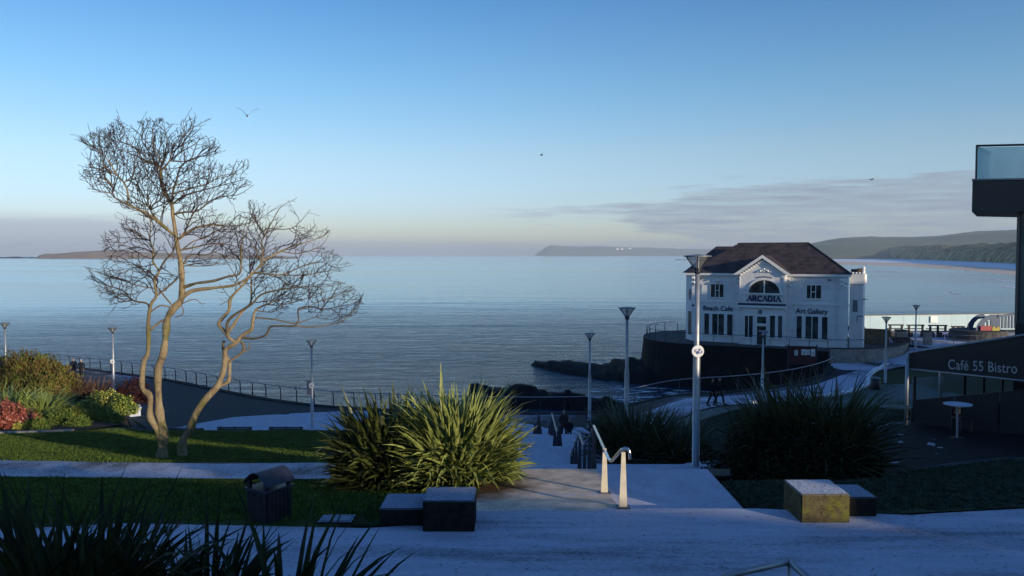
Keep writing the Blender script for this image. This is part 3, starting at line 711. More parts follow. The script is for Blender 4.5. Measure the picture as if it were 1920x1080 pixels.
# the pair of sunlit flax plants in the middle
def gp(px, py, dz=0):
    p = on(px, py); return (p.x, p.y, p.z+dz)
blades('flax_plant', (-1.18, 17.4, -5.05), 1900, .62, 2.3, .115, MT['phormium'], 'large sunlit yellow-green flax plant spilling onto the landing left of the steps', 'flax plant', 'flax plants beside the steps', tilt=(4, 88), droop=.45, seed=4, pw=.9, shrink=.52, rise=.75)
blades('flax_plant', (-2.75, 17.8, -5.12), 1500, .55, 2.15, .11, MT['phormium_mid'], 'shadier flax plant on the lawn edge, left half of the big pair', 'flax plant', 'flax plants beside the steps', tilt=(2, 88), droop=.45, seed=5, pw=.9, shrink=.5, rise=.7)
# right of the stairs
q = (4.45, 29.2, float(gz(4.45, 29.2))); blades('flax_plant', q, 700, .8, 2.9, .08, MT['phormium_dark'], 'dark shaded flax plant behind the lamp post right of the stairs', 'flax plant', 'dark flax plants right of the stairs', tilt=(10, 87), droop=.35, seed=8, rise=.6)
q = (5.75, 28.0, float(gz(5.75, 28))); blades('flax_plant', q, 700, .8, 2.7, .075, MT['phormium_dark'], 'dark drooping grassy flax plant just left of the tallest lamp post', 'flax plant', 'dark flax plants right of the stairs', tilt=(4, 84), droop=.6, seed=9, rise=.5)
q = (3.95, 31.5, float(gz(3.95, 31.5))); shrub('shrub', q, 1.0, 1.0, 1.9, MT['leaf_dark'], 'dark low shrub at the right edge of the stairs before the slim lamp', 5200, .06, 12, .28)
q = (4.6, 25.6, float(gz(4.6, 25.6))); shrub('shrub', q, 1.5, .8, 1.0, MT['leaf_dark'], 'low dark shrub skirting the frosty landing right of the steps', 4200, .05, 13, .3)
# big clump right
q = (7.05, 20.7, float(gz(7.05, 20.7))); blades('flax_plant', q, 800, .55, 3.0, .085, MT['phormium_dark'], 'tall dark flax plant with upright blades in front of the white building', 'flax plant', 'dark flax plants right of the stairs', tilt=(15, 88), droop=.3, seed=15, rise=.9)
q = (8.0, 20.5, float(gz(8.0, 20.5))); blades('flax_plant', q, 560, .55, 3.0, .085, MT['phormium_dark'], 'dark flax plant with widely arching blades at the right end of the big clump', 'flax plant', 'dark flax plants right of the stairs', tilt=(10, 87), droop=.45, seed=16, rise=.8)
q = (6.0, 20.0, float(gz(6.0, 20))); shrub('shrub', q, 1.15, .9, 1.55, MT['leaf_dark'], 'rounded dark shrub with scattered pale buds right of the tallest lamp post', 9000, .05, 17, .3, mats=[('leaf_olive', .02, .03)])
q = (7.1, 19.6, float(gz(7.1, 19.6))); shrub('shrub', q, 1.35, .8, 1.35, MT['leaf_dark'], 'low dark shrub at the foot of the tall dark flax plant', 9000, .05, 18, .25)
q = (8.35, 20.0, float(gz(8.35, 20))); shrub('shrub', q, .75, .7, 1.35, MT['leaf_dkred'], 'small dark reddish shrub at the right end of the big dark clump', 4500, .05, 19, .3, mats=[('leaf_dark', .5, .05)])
# foreground left, in deep shade
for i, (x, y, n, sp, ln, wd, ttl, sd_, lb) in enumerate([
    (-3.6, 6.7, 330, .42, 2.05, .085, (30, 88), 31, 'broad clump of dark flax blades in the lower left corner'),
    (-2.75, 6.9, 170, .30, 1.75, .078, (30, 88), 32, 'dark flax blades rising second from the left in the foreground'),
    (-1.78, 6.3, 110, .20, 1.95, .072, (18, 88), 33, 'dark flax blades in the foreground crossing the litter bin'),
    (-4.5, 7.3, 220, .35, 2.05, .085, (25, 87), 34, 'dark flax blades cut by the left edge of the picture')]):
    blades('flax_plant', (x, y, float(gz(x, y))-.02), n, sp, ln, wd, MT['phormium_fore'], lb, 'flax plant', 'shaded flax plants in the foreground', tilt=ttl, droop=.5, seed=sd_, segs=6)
# bed at the left
def bedpos(px, py): p = on(px, py); return (p.x, p.y, p.z)
q = bedpos(35, 768); shrub('shrub', (q[0], q[1]+1.0, q[2]), 2.7, 1.8, 2.65, MT['leaf_brown'], 'tall rust-brown and olive shrub at the back of the bed', 24000, .06, 40, .20, mats=[('leaf_olive', .6, .06)], long=1.4, up=1.2)
q = bedpos(62, 772); shrub('shrub', (q[0]+.2, q[1]+1.6, q[2]-.2), 1.5, 1.4, 2.15, MT['leaf_olive'], 'feathery olive-brown shrub behind the bronze flax in the bed', 14000, .06, 41, .2, mats=[('leaf_brown', .6, .06)], long=1.6, up=1.4)
q = bedpos(15, 787); blades('flax_plant', q, 520, .7, 2.5, .10, MT['phormium_green'], 'green flax plant at the left edge of the bed behind the red bush', 'flax plant', 'flax plants in the left bed', tilt=(0, 78), droop=.7, seed=42)
q = bedpos(75, 784); blades('flax_plant', q, 520, .7, 2.35, .09, MT['phormium_green'], 'green flax plant in mid bed with arching blades', 'flax plant', 'flax plants in the left bed', tilt=(0, 75), droop=.75, seed=43)
q = bedpos(118, 778); blades('flax_plant', q, 300, .4, 1.35, .07, MT['phormium_green'], 'low green flax plant between the green clump and the bronze flax', 'flax plant', 'flax plants in the left bed', tilt=(0, 60), droop=.6, seed=44)
q = bedpos(132, 767); blades('flax_plant', (q[0], q[1]+.8, q[2]), 460, .5, 2.3, .09, MT['phormium_red'], 'very dark bronze flax plant in the bed, left of the paler bronze one', 'flax plant', 'flax plants in the left bed', tilt=(5, 85), droop=.3, seed=45)
q = bedpos(172, 766); blades('flax_plant', (q[0], q[1]+.3, q[2]), 400, .5, 2.15, .09, MT['phormium_red'], 'bronze flax plant with pale upright blades above the yellow shrub', 'flax plant', 'flax plants in the left bed', tilt=(5, 85), droop=.3, seed=46)
q = bedpos(18, 803); shrub('shrub', q, 1.15, .6, 1.0, MT['leaf_red'], 'bright red-leaved bush at the left edge of the bed', 4200, .07, 47, .35)
q = bedpos(182, 776); shrub('shrub', (q[0], q[1]+.6, q[2]), 1.5, 1.0, .95, MT['leaf_green'], 'rounded shrub covered in pale yellow flowers at the end of the bed', 7000, .05, 48, .2, mats=[('leaf_yellow', .45, .055)])
q = bedpos(222, 778); shrub('shrub', (q[0], q[1]+.4, q[2]), .75, .7, .95, MT['leaf_green'], 'green mound with yellow flowers on its skirt beside the stone end block', 4500, .05, 49, .2, mats=[('leaf_yellow', .18, .05)])
q = bedpos(207, 768); shrub('shrub', (q[0]+.3, q[1]+2.0, q[2]), 1.1, .8, 1.2, MT['leaf_dkred'], 'small dark red shrub behind the yellow flowering one', 4000, .06, 50, .3)
mounds = [(52, 796, .7, 'leaf_olive'), (75, 793, .8, 'leaf_olive'), (105, 795, .8, 'leaf_green'), (128, 791, .75, 'leaf_olive'), (152, 788, .85, 'leaf_green'), (178, 786, .8, 'leaf_green'), (70, 805, .55, 'leaf_green'), (145, 799, .5, 'leaf_green'), (40, 805, .35, 'leaf_yellow'), (205, 790, .6, 'leaf_green')]
ml = ['low olive mound next to the red bush', 'olive mound under the mid-bed green flax', 'grey-green mound in the front row of the bed, middle', 'olive mound below the low green flax', 'broad green mound below the dark bronze flax', 'green mound below the yellow flowering shrub', 'small round green mound nearest the lawn edging, left', 'small green mound nearest the lawn edging, middle of the bed', 'tiny yellow-green tuft at the foot of the red bush', 'low green mound at the right tip of the bed']
for i, ((px, py, s_, mt_), lb) in enumerate(zip(mounds, ml)):
    q = bedpos(px, py); shrub('shrub', q, s_*1.15, s_*.8, s_*.85, MT[mt_], lb, int(2600*s_), .05, 60+i, .22, stem=False, group='low mounds in the left bed', mats=[('leaf_olive', .3, .05)])
# grass
def scatter_grass(name, poly, n, h, mat, label, seed):
    r = np.random.default_rng(seed); xs = [p[0] for p in poly]; ys = [p[1] for p in poly]; m = len(poly)
    X = r.uniform(min(xs), max(xs), n*2); Y = r.uniform(min(ys), max(ys), n*2); ins = np.zeros(len(X), bool); j = m-1
    for i in range(m):
        c = ((ys[i] > Y) != (ys[j] > Y)) & (X < (xs[j]-xs[i])*(Y-ys[i])/(ys[j]-ys[i]+1e-12)+xs[i]); ins ^= c; j = i
    X, Y = X[ins], Y[ins]; n = len(X); Z = gz(X, Y); k = np.array([mnoise.noise(Vector((x*.8, y*.8, 0))) for x, y in zip(X, Y)])
    a = r.uniform(0, math.pi*2, n); hh = h*r.uniform(.4, 1.2, n)*(1+k*.6); wv = .012+.012*r.random(n); lx = r.normal(0, .5, n)*hh; ly = r.normal(0, .5, n)*hh
    V = np.stack([np.stack([X-np.cos(a)*wv, Y-np.sin(a)*wv, Z], 1), np.stack([X+np.cos(a)*wv, Y+np.sin(a)*wv, Z], 1), np.stack([X+lx, Y+ly, Z+hh], 1)], 1).reshape(-1, 3)
    return tag(np_mesh(name, V, np.arange(3*n).reshape(-1, 3), mat), label, 'grass', kind='stuff')
scatter_grass('grass', [(-22, 13.2), (-1.1, 13.8), (-.8, 18.8), (-11, 20.1), (-22, 21.3)], 60000, .06, MT['blade'], 'short green grass on the near lawn left of the steps', 1)
scatter_grass('grass', [(-26, 24.1), (-11, 22.4), (-1.4, 22.5), (-1, 40), (-15, 40), (-18, 36), (-26, 32.6)], 110000, .05, MT['blade'], 'short grass on the upper lawn under the bare trees', 2)
scatter_grass('grass', [(4.5, 14.7), (12, 15.0), (15, 21), (9.4, 20.4), (6.2, 21.2), (4.7, 18.4)], 45000, .055, MT['blade_frost'], 'short frosted grass on the shaded lawn at the right', 3)

# ================================================================ BARE TREES
class Tree:
    def __init__(s, Y0): s.Y0 = Y0; s.pos = []; s.px = []; s.dy = []; s.par = []; s.rad = []; s.main = []
    def limb(s, pts, r0, r1, k=None, main=True, dy=None, start=None):
        """pts in photo pixels; first point snaps to the nearest existing node"""
        if s.pos:
            d = [(p[0]-pts[0][0])**2+(p[1]-pts[0][1])**2 for p in s.px]; j = int(np.argmin(d)); dy0 = s.dy[j]
            pts = [s.px[j]]+list(pts[1:])
        else: j = -1; dy0 = 0
        if k is None: k = random.uniform(-.75, .75)
        sl = smooth_line(pts, 4) if len(pts) > 2 else [pts[0], tuple((a+b)/2 for a, b in zip(pts[0], pts[1])), pts[1]]
        L_ = sum(math.dist(sl[i], sl[i+1]) for i in range(len(sl)-1)); acc = 0; mpp = s.Y0/F
        for i, q in enumerate(sl):
            if i: acc += math.dist(sl[i-1], q)
            if i == 0 and j >= 0: continue
            dyy = dy0 + k*acc*mpp
            s.px.append(q); s.dy.append(dyy); s.pos.append(P(q[0], q[1], s.Y0+dyy)); s.par.append(j if (i == 0 or i == 1 and j >= 0) else len(s.pos)-2)
            if i == 0: s.par[-1] = -1
            s.rad.append(r0+(r1-r0)*(acc/L_)); s.main.append(main)
    def grow(s, hull, seed, cen, dens=1.0):
        r = np.random.default_rng(seed); xs = [p[0] for p in hull]; ys = [p[1] for p in hull]; m = len(hull)
        def inside(p):
            Y = p[1]; x = 960+F*p[0]/(Y*CP-p[2]*SP); y = 540-F*(Y*SP+p[2]*CP)/(Y*CP-p[2]*SP); c = False; j = m-1
            for i in range(m):
                if (ys[i] > y) != (ys[j] > y) and x < (xs[j]-xs[i])*(y-ys[i])/(ys[j]-ys[i])+xs[i]: c = not c
                j = i
            return c
        pos = [np.array(tuple(p)) for p in s.pos]; par = list(s.par); C0 = np.array(tuple(P(*cen, s.Y0))); base_n = len(pos); n0 = base_n
        lv = [0]*n0
        def unit(v): return v/(np.linalg.norm(v)+1e-9)
        def shoot(start, d, length, step, level):
            p = pos[start]; cur = start; nst = max(2, int(length/step)); side = 1 if r.random() < .5 else -1
            rd = unit(p-C0); bend = unit(rd*.8+np.array([.25, 0, .55]))
            for k in range(nst):
                kink = .16 if level < 2 else .21
                d = unit(d+bend*.10+r.normal(0, kink, 3)*np.array([1, .7, 1]))
                q = pos[cur]+d*step*r.uniform(.75, 1.25)
                if not inside(q) and r.random() < .75: return
                pos.append(q); par.append(cur); lv.append(level); cur = len(pos)-1
                if level < 3 and k >= (1 if level == 1 else 0):
                    if r.random() < (.52 if level == 1 else .36)*dens:
                        side = -side; ang = side*r.uniform(.5, 1.0); ca, sa = math.cos(ang), math.sin(ang)
                        d2 = np.array([d[0]*ca-d[2]*sa, d[1]+r.normal(0, .45), d[0]*sa+d[2]*ca])
                        rem = 1-k/nst*.5
                        shoot(cur, unit(d2), (.52 if level == 1 else .17)*r.uniform(.6, 1.25)*rem, (.085 if level == 1 else .055), level+1)
        kids = {}
        for i, p in enumerate(par):
            if p >= 0: kids.setdefault(p, []).append(i)
        for i in range(n0):
            if par[i] < 0 or s.rad[i] > .052 : continue
            d = unit(pos[i]-pos[par[i]])
            if i not in kids:       # limb tip: a fan
                for q in range(2): shoot(i, unit(d+r.normal(0, .35, 3)), r.uniform(.35, .7), .10, 1)
                continue
            if r.random() > .46*dens: continue
            for sg in ((1, -1) if r.random() < .15 else (r.choice([-1, 1]),)):
                ang = sg*r.uniform(.55, 1.05); ca, sa = math.cos(ang), math.sin(ang)
                d2 = np.array([d[0]*ca-d[2]*sa, d[1]+r.normal(0, .55), d[0]*sa+d[2]*ca])
                if d2[2] < -.2 and r.random() < .6: d2[2] *= -1
                shoot(i, unit(d2), r.uniform(.55, 1.25)*(1 if s.rad[i] < .03 else 1.15), .11, 1)
        s.P2 = pos; s.par2 = par; s.base_n = base_n
    def build(s, name, label, group):
        base = s.pos[0]; root = empty(name, base, label=label, cat='tree', group=group)
        n = len(s.P2); ch = [[] for _ in range(n)]
        for i, p in enumerate(s.par2):
            if p >= 0: ch[p].append(i)
        # pipe radii for twigs
        rad = np.zeros(n); order = list(range(n))[::-1]; acc = np.zeros(n)
        for i in order:
            rr = acc[i]**(1/2.25) if acc[i] > 0 else .0055
            rad[i] = max(.0055, rr)
            if s.par2[i] >= 0: acc[s.par2[i]] += rad[i]**2.25
        for i in range(s.base_n): rad[i] = s.rad[i]
        for i in range(s.base_n, n): rad[i] = min(rad[i], .03, rad[s.par2[i]]*.9 if rad[s.par2[i]] > .008 else .0075)
        def chains(lo, hi, cond):
            out = []; seen = set()
            for i in range(lo, hi):
                if i in seen or not cond(i): continue
                c = [s.par2[i]] if s.par2[i] >= 0 else []
                j = i
                while True:
                    c.append(j); seen.add(j)
                    nx = [k for k in ch[j] if lo <= k < hi and k not in seen]
                    if not nx: break
                    nx.sort(key=lambda k: -rad[k]); j = nx[0]
                if len(c) > 1: out.append(c)
            return out
        def mk(name_, cs, mat, sides, knob=0):
            mb = MB()
            for c in cs:
                pts = [Vector(tuple(s.P2[j]))-base for j in c]; rr = [rad[j] for j in c]
                if c[0] < s.base_n and len(c) > 1 and rad[c[0]] > rad[c[1]]*1.3: rr[0] = rad[c[1]]
                if knob:
                    rr = [x*(1+knob*mnoise.noise(Vector((j*.37, x*40, 2)))) for j, x in zip(c, rr)]
                mb.tube(pts, rr, sides, cap=False)
            me = bpy.data.meshes.new(name_); me.from_pydata(mb.v, [], mb.f); return link_mesh(name_, me, mat, root, smooth=True)
        cs_ = chains(0, s.base_n, lambda i: True)
        mk('trunk', [c for c in cs_ if max(rad[j] for j in c[1:]) > .045], MT['bark'], 12, .35); mk('limbs', [c for c in cs_ if max(rad[j] for j in c[1:]) <= .045], MT['limb'], 7, .25)
        mk('crown', chains(s.base_n, n, lambda i: True), MT['twig'], 4)
        return root
random.seed(21)
A = Tree(23.8)
A.limb([(303, 864), (305, 838), (305.7, 808), (299, 773), (297.5, 749), (296, 720), (297.7, 687), (306, 664), (311, 628), (314, 598), (326, 578), (340, 560), (341, 518), (338, 487), (333, 464), (329, 436), (324, 402), (322, 384), (310, 361), (303, 346), (301, 320), (297, 311)], .15, .045, k=0)
for i in range(len(A.rad)):
    y = A.px[i][1]; A.rad[i] = .86*float(np.interp(y, [311, 346, 402, 464, 540, 575, 664, 749, 808, 840, 864], [.035, .055, .062, .078, .10, .11, .115, .125, .15, .17, .21]))
A.limb([(304, 838), (300.7, 822), (291, 800), (281, 779), (281.5, 744), (268, 729), (266.5, 708), (270, 678), (277, 663), (278.5, 637), (278.5, 598), (284, 569), (293, 555), (290, 527), (297.8, 509), (287, 491), (288, 469), (281, 451), (282, 430), (282, 409)], .10, .012, k=-.12)
for pts, r0, r1 in [
  ([(297.8, 509), (309, 489), (324, 473), (328, 458)], .035, .02), ([(278, 580), (275.6, 569), (249, 563), (229, 544), (193, 533), (162, 518)], .034, .008), ([(249, 563), (222, 566), (224, 552)], .02, .008),
  ([(290, 545), (260, 535.6), (232, 526.7), (195.6, 515.6), (169, 505.6)], .02, .006), ([(290, 527), (264, 504), (242, 491)], .018, .007), ([(287, 480), (282, 471), (255.6, 463), (224, 470), (202, 466.7), (193, 447)], .02, .006),
  ([(281, 453), (251, 446.7), (220, 444)], .018, .006), ([(282, 431), (260, 426.7), (244, 411)], .014, .006), ([(293, 555), (318, 535.6), (332, 522)], .03, .03), ([(332, 567), (322, 571), (293, 535.6)], .03, .02), ([(326, 578), (317.8, 575.6), (300, 573), (284, 584)], .03, .02),
  ([(311, 598), (300, 603), (284, 617), (279, 620)], .035, .03), ([(344, 571), (344, 587), (329, 595)], .02, .012),
  ([(327, 445), (304, 422), (282, 404), (247, 387), (218, 373), (211, 363), (184, 360)], .065, .008), ([(211, 363), (210, 348), (195.6, 330), (189, 318), (173, 315), (158.5, 313), (146, 309)], .024, .006), ([(210, 348), (199, 338), (177, 332), (155.7, 330.6)], .018, .006),
  ([(242, 382), (240, 363), (232.6, 342.6), (220.6, 329.6), (204.8, 303.7), (186, 281.5), (173, 276), (152, 261)], .032, .006), ([(220.6, 329.6), (199, 315), (190, 300), (182.6, 281.5)], .018, .007), ([(221, 325), (221, 311), (214, 289), (204, 280)], .014, .005), ([(173, 276), (176, 262), (174, 250)], .01, .005),
  ([(232.6, 342.6), (249, 328), (253, 305.6), (268, 303.7)], .02, .009), ([(304, 422), (284, 398), (282.6, 392), (268, 380), (242, 367)], .035, .012), ([(284, 396), (288, 383), (302, 374), (308, 361)], .026, .022), ([(282.6, 392), (280.7, 372), (260, 359), (251, 344)], .02, .006), ([(277, 385), (277, 363), (276, 337), (288, 326)], .014, .008), ([(310, 366), (297, 357), (277, 330)], .018, .007),
  ([(297, 313), (277, 303), (251, 290.7), (225, 280), (210, 272)], .03, .006), ([(290, 311), (269.6, 300), (247, 272), (210, 263), (199, 244)], .024, .006), ([(243.7, 269), (235, 250), (229, 235), (223, 218.5)], .013, .005), ([(299, 313), (288, 300), (277, 281.5), (266, 261), (267.8, 233), (260, 228)], .026, .006), ([(300, 312), (303, 304), (288, 278), (286, 246), (288, 233), (299, 224)], .022, .006),
  ([(301, 316), (306.7, 305), (312, 274), (310, 246), (306, 224)], .024, .006), ([(302, 318), (317.8, 302), (325, 274), (343.7, 255.6), (343.7, 224)], .034, .006), ([(317.8, 302), (340, 285), (362, 272), (380.7, 257)], .024, .006), ([(343.7, 256), (362, 239), (388, 226)], .014, .006), ([(317.8, 302), (353, 302), (377, 291), (399, 276)], .02, .006), ([(362, 239), (357, 226), (354, 216)], .01, .005),
  ([(322, 384), (325, 357), (332.6, 333), (336, 318.5), (347, 304), (366, 296), (390, 291)], .045, .008), ([(312, 361), (325, 350), (345, 341), (370, 326)], .026, .010), ([(322, 384), (343, 368.5), (371, 359), (413.7, 348), (440, 341), (458, 337)], .036, .006), ([(328.5, 363), (360, 352), (390, 344), (413.7, 330), (436, 326), (452.6, 315), (465.6, 307)], .028, .006),
  ([(323, 400), (345, 398), (369, 396), (393, 378), (417, 368.5), (447, 365), (476.7, 346)], .036, .006), ([(335, 449), (362, 429), (376.7, 425), (400, 421), (429, 424), (468, 418), (482, 396)], .05, .007), ([(335, 449), (349, 430), (360, 405), (372, 386), (395, 376)], .028, .008), ([(341, 470), (373, 462), (396, 457), (429, 458.6), (457, 468)], .035, .01), ([(340, 462), (362, 453), (389, 444), (407, 432), (440, 430)], .028, .008),
  ([(341, 500), (349, 498), (370, 499), (400, 497), (415, 488)], .02, .007), ([(341, 500), (357.8, 478), (384, 478), (407, 474), (437.8, 490.6)], .028, .010), ([(341, 545), (346.7, 538), (369, 531), (400, 526.7), (429, 518), (449, 513), (453, 490), (452, 471), (457, 432)], .06, .012), ([(340, 560), (360, 545.6), (400, 540), (437.8, 535), (460, 524), (479, 507), (499, 493)], .075, .02), ([(345, 566), (365, 561), (378, 570), (385, 568)], .02, .008)]:
    A.limb(pts, r0*.85, r1)
hullA = [(146, 262), (160, 250), (200, 235), (222, 216), (235, 240), (255, 226), (300, 219), (330, 236), (352, 214), (392, 224), (380, 250), (398, 262), (424, 276), (400, 300), (435, 308), (467, 294), (470, 312), (452, 330), (478, 344), (465, 365), (430, 382), (400, 400), (470, 396), (500, 410), (480, 440), (470, 470), (430, 500), (370, 500), (352, 515), (345, 440), (330, 470), (338, 520), (300, 560), (250, 575), (205, 590), (170, 525), (162, 500), (190, 490), (190, 440), (225, 425), (238, 405), (270, 420), (225, 385), (180, 365), (145, 330), (170, 300)]
A.grow(hullA, 5, (318, 450), 1.1)
A.build('bare_tree', 'taller bare tree with two pale trunks forking at the lawn', 'bare trees on the lawn')
random.seed(33)
B = Tree(24.3)
B.limb([(343, 862), (342, 832), (348, 816), (357, 804), (367, 776), (385, 749), (406, 726), (415, 708), (421, 687), (422, 668), (423, 656), (443, 642), (454, 629), (471, 618), (474, 604), (479, 582), (499, 571), (527, 560)], .17, .02, k=0)
for i in range(len(B.rad)):
    x, y = B.px[i]; B.rad[i] = .88*float(np.interp(y, [560, 582, 604, 618, 642, 687, 726, 776, 816, 862], [.02, .035, .045, .065, .075, .085, .11, .12, .13, .17]))
for pts, r0, r1 in [
  ([(406, 726), (427, 716), (430, 700), (430, 680), (421, 660)], .07, .05), ([(421, 687), (433, 676), (450, 664), (458, 652), (452, 640)], .045, .04), ([(452, 662), (466, 655), (468, 642)], .022, .016),
  ([(443, 642), (428, 631), (427, 604), (443, 588), (471, 571), (490.6, 552), (527, 543), (566, 538), (610, 538)], .055, .008), ([(427, 629), (418, 618), (410, 606), (429, 582), (432, 560), (452, 538), (471, 515.6), (490.6, 490.6), (491, 451.7)], .06, .022),
  ([(430, 624), (436, 612), (446, 596), (458, 580), (468, 571), (471, 560), (471, 526.7), (468, 500)], .055, .02), ([(422, 670), (418, 650), (420, 640)], .05, .04),
  ([(454, 632), (477, 635), (499, 628), (507, 613), (530, 611), (552, 611), (560, 599), (560, 579), (585, 575), (610, 579), (654, 571), (679, 565)], .042, .006), ([(552, 611), (588, 613), (632, 606), (650, 596), (665, 582)], .026, .007), ([(474, 604), (479, 596), (515, 599), (552, 607)], .026, .02), ([(554, 607), (575, 600), (600, 592), (640, 590)], .018, .006),
  ([(490, 490), (527, 471), (554, 460), (590, 449), (618, 435)], .035, .006), ([(491, 452), (510, 416), (527, 388), (552, 374)], .024, .006), ([(491, 445), (499, 429), (530, 430), (554, 424), (582, 393)], .024, .006), ([(471, 520), (479, 512), (527, 515), (568, 499), (610, 488), (624, 471)], .032, .006), ([(527, 515), (568, 516), (621, 507), (663, 496)], .022, .006),
  ([(499, 571), (525, 572), (554, 566), (596, 552), (620, 545)], .022, .006), ([(432, 560), (420, 568), (412, 572)], .016, .008), ([(452, 538), (440, 515), (425, 490)], .02, .007), ([(490, 490), (478, 465), (462, 440), (468, 415)], .022, .006), ([(491, 452), (478, 425), (470, 395)], .018, .006), ([(527, 471), (560, 475), (600, 462), (617, 440)], .02, .006), ([(479, 582), (510, 585), (535, 575)], .02, .008), ([(610, 538), (640, 530), (600, 525)], .012, .006), ([(560, 585), (600, 565), (640, 550), (660, 535)], .016, .006)]:
    B.limb(pts, r0*.88, r1)
hullB = [(418, 420), (440, 400), (470, 372), (505, 385), (530, 374), (555, 370), (560, 395), (585, 385), (592, 420), (622, 433), (600, 455), (625, 470), (664, 496), (625, 520), (650, 532), (682, 552), (672, 585), (640, 608), (600, 600), (570, 585), (560, 560), (530, 590), (500, 585), (470, 560), (450, 545), (420, 560), (412, 540), (430, 510), (415, 480), (410, 450)]
B.grow(hullB, 6, (440, 600), 1.18)
B.build('bare_tree', 'shorter bare tree leaning right with a wind-swept crown and dark leaning trunk', 'bare trees on the lawn')

scatter_grass('grass', [(12, 15.0), (24, 15.4), (24, 21.0), (15, 21)], 40000, .055, MT['blade_frost'], 'frosted grass at the right edge below the cafe terrace', 4)
scatter_grass('grass', [(6, 25), (13, 28.4), (17, 30.5), (17, 40), (9, 46), (5, 38)], 60000, .07, MT['blade_frost'], 'frosted grass on the slope behind the dark shrubs', 5)
# fallen leaves and grit on the terrace
r_ = np.random.default_rng(77); n = 260; X = r_.uniform(-7, 9, n); Y = r_.uniform(11.2, 14.3, n); Z = gz(X, Y)+.012; a = r_.uniform(0, 6.28, n); l_ = r_.uniform(.008, .03, n)
V = np.stack([np.stack([X-np.cos(a)*l_, Y-np.sin(a)*l_, Z], 1), np.stack([X+np.sin(a)*l_*.4, Y-np.cos(a)*l_*.4, Z+.006], 1), np.stack([X+np.cos(a)*l_, Y+np.sin(a)*l_, Z], 1), np.stack([X-np.sin(a)*l_*.4, Y+np.cos(a)*l_*.4, Z+.01], 1)], 1).reshape(-1, 3)
tag(np_mesh('fallen_leaves', V, np.arange(4*n).reshape(-1, 4), MT['black']), 'tiny dark fallen leaves scattered on the frosty terrace', 'leaves', kind='stuff')
# ================================================================ STREET FURNITURE
def lamp(loc, h, label, disc=None, box=False, plate=False, rz=0, group='street lamps with wide inverted cone heads'):
    root = empty('street_lamp', loc, rz, label=label, cat='street lamp', group=group)
    k = 1.0; hz = h-.5
    mb = MB(); mb.lathe([(.15, -.2), (.15, .03), (.105, .05), (.10, h*.52), (.072, h*.56), (.062, hz)], n=16); mb.build('pole', MT['steel'], root, True)
    mb = MB(); mb.lathe([(.05, hz-.05), (.09, hz+.02), (.10, hz+.12), (.07, hz+.14)], n=18)
    for i in range(6):
        a = i*math.pi/3+.3; mb.tube([(.08*math.cos(a), .08*math.sin(a), hz+.08), (.36*math.cos(a), .36*math.sin(a), h-.03)], .014, 5)
    mb.build('lantern_frame', MT['dark_steel'], root)
    mb = MB(); mb.lathe([(.075, hz+.12), (.335, h-.05)], n=20, cap=False); mb.build('lantern_glass', MT['glass_lamp'], root, True)
    mb = MB(); mb.lathe([(.34, h-.055), (.385, h-.045), (.385, h-.02), (.2, h+.0), (.05, h+.02)], n=22); mb.build('lantern_cap', MT['grey_steel'], root)
    mb = MB(); mb.lathe([(.045, hz+.12), (.05, hz+.34)], n=10); mb.build('bulb', MT['trim'], root)
    if disc:
        z = disc; m = Matrix.Translation((0, -.13, z)) @ Matrix.Rotation(R(90), 4, 'X')
        mb = MB(); t = MB(); t.lathe([(.02, -.03), (.165, -.03), (.172, 0), (.165, .03), (.02, .03)], n=28); mb.add([m @ Vector(v) for v in t.v], t.f); d = mb.build('badge', MT['trim'], root, fix=True)
        mb = MB()
        for (cx, cz, r_, a0, a1) in ((-.07, .02, .05, 60, 340), (.0, .03, .05, 200, 20+360), (.09, -.01, .06, 90, 400), (-.02, -.07, .03, 0, 360), (.06, .09, .03, 150, 390)):
            cx *= .72; cz *= .72; r_ *= .72; pts = [(cx+r_*math.cos(R(a0+(a1-a0)*i/9)), -.166, z+cz+r_*math.sin(R(a0+(a1-a0)*i/9))) for i in range(10)]; mb.tube(pts, .011, 4)
        mb.build('emblem', MT['blue'], d)
    if box:
        mb = MB(); mb.box(-.32, -.06, -.09, .09, h*.40, h*.56); mb.box(-.30, -.08, -.10, -.09, h*.41, h*.55); mb.build('control_box', MT['grey_steel'], root)
    if plate:
        mb = MB(); mb.box(-.16, .02, -.13, -.11, plate, plate+.85); d = mb.build('notice_plate', MT['trim'], root)
        MB().box(-.12, -.02, -.134, -.131, plate+.2, plate+.3).build('notice_symbol', MT['dark_steel'], d); MB().box(-.12, -.02, -.134, -.131, plate+.45, plate+.55).build('notice_symbol', MT['dark_steel'], d)
    return root
def lp(px, ytop, h, Y):      # lamp standing at depth Y whose head reaches ytop
    t = P(px, ytop, Y); return (t.x, t.y, t.z-h)
lamp(lp(1308, 478, 5.98, 22.7), 5.98, 'tallest nearest street lamp with round emblem badge standing on the landing', disc=3.32)
lamp(lp(584, 637, 6.0, 53.5), 6.0, 'street lamp with round badge and grey box on the promenade behind the bare trees', disc=3.0, box=True)
lamp(lp(211, 613, 5.9, 64), 5.9, 'sunlit street lamp with white disc beside the promenade rail, left of the bare trees', disc=3.2)
lamp(lp(9, 605, 6.0, 66), 6.0, 'sunlit street lamp rising behind the shrub bed at the left edge')
lamp(lp(1106, 624, 6.0, 53.5), 6.0, 'slim street lamp above the small dark shrub at the foot of the stairs')
lamp(lp(1176, 576, 5.7, 34.5), 5.7, 'street lamp with dark pole rising from the dark flax right of the stairs')
lamp(lp(1431, 620, 5.9, 58.5), 5.9, 'street lamp with pale pole and white notice plate in front of the white building', plate=1.9)
lamp(lp(1662, 594, 5.7, 67.0), 5.7, 'street lamp beside the litter bin on the frosty slope')
lamp(lp(1718, 572, 4.6, 83.5), 4.6, 'farthest street lamp in front of the picnic benches')

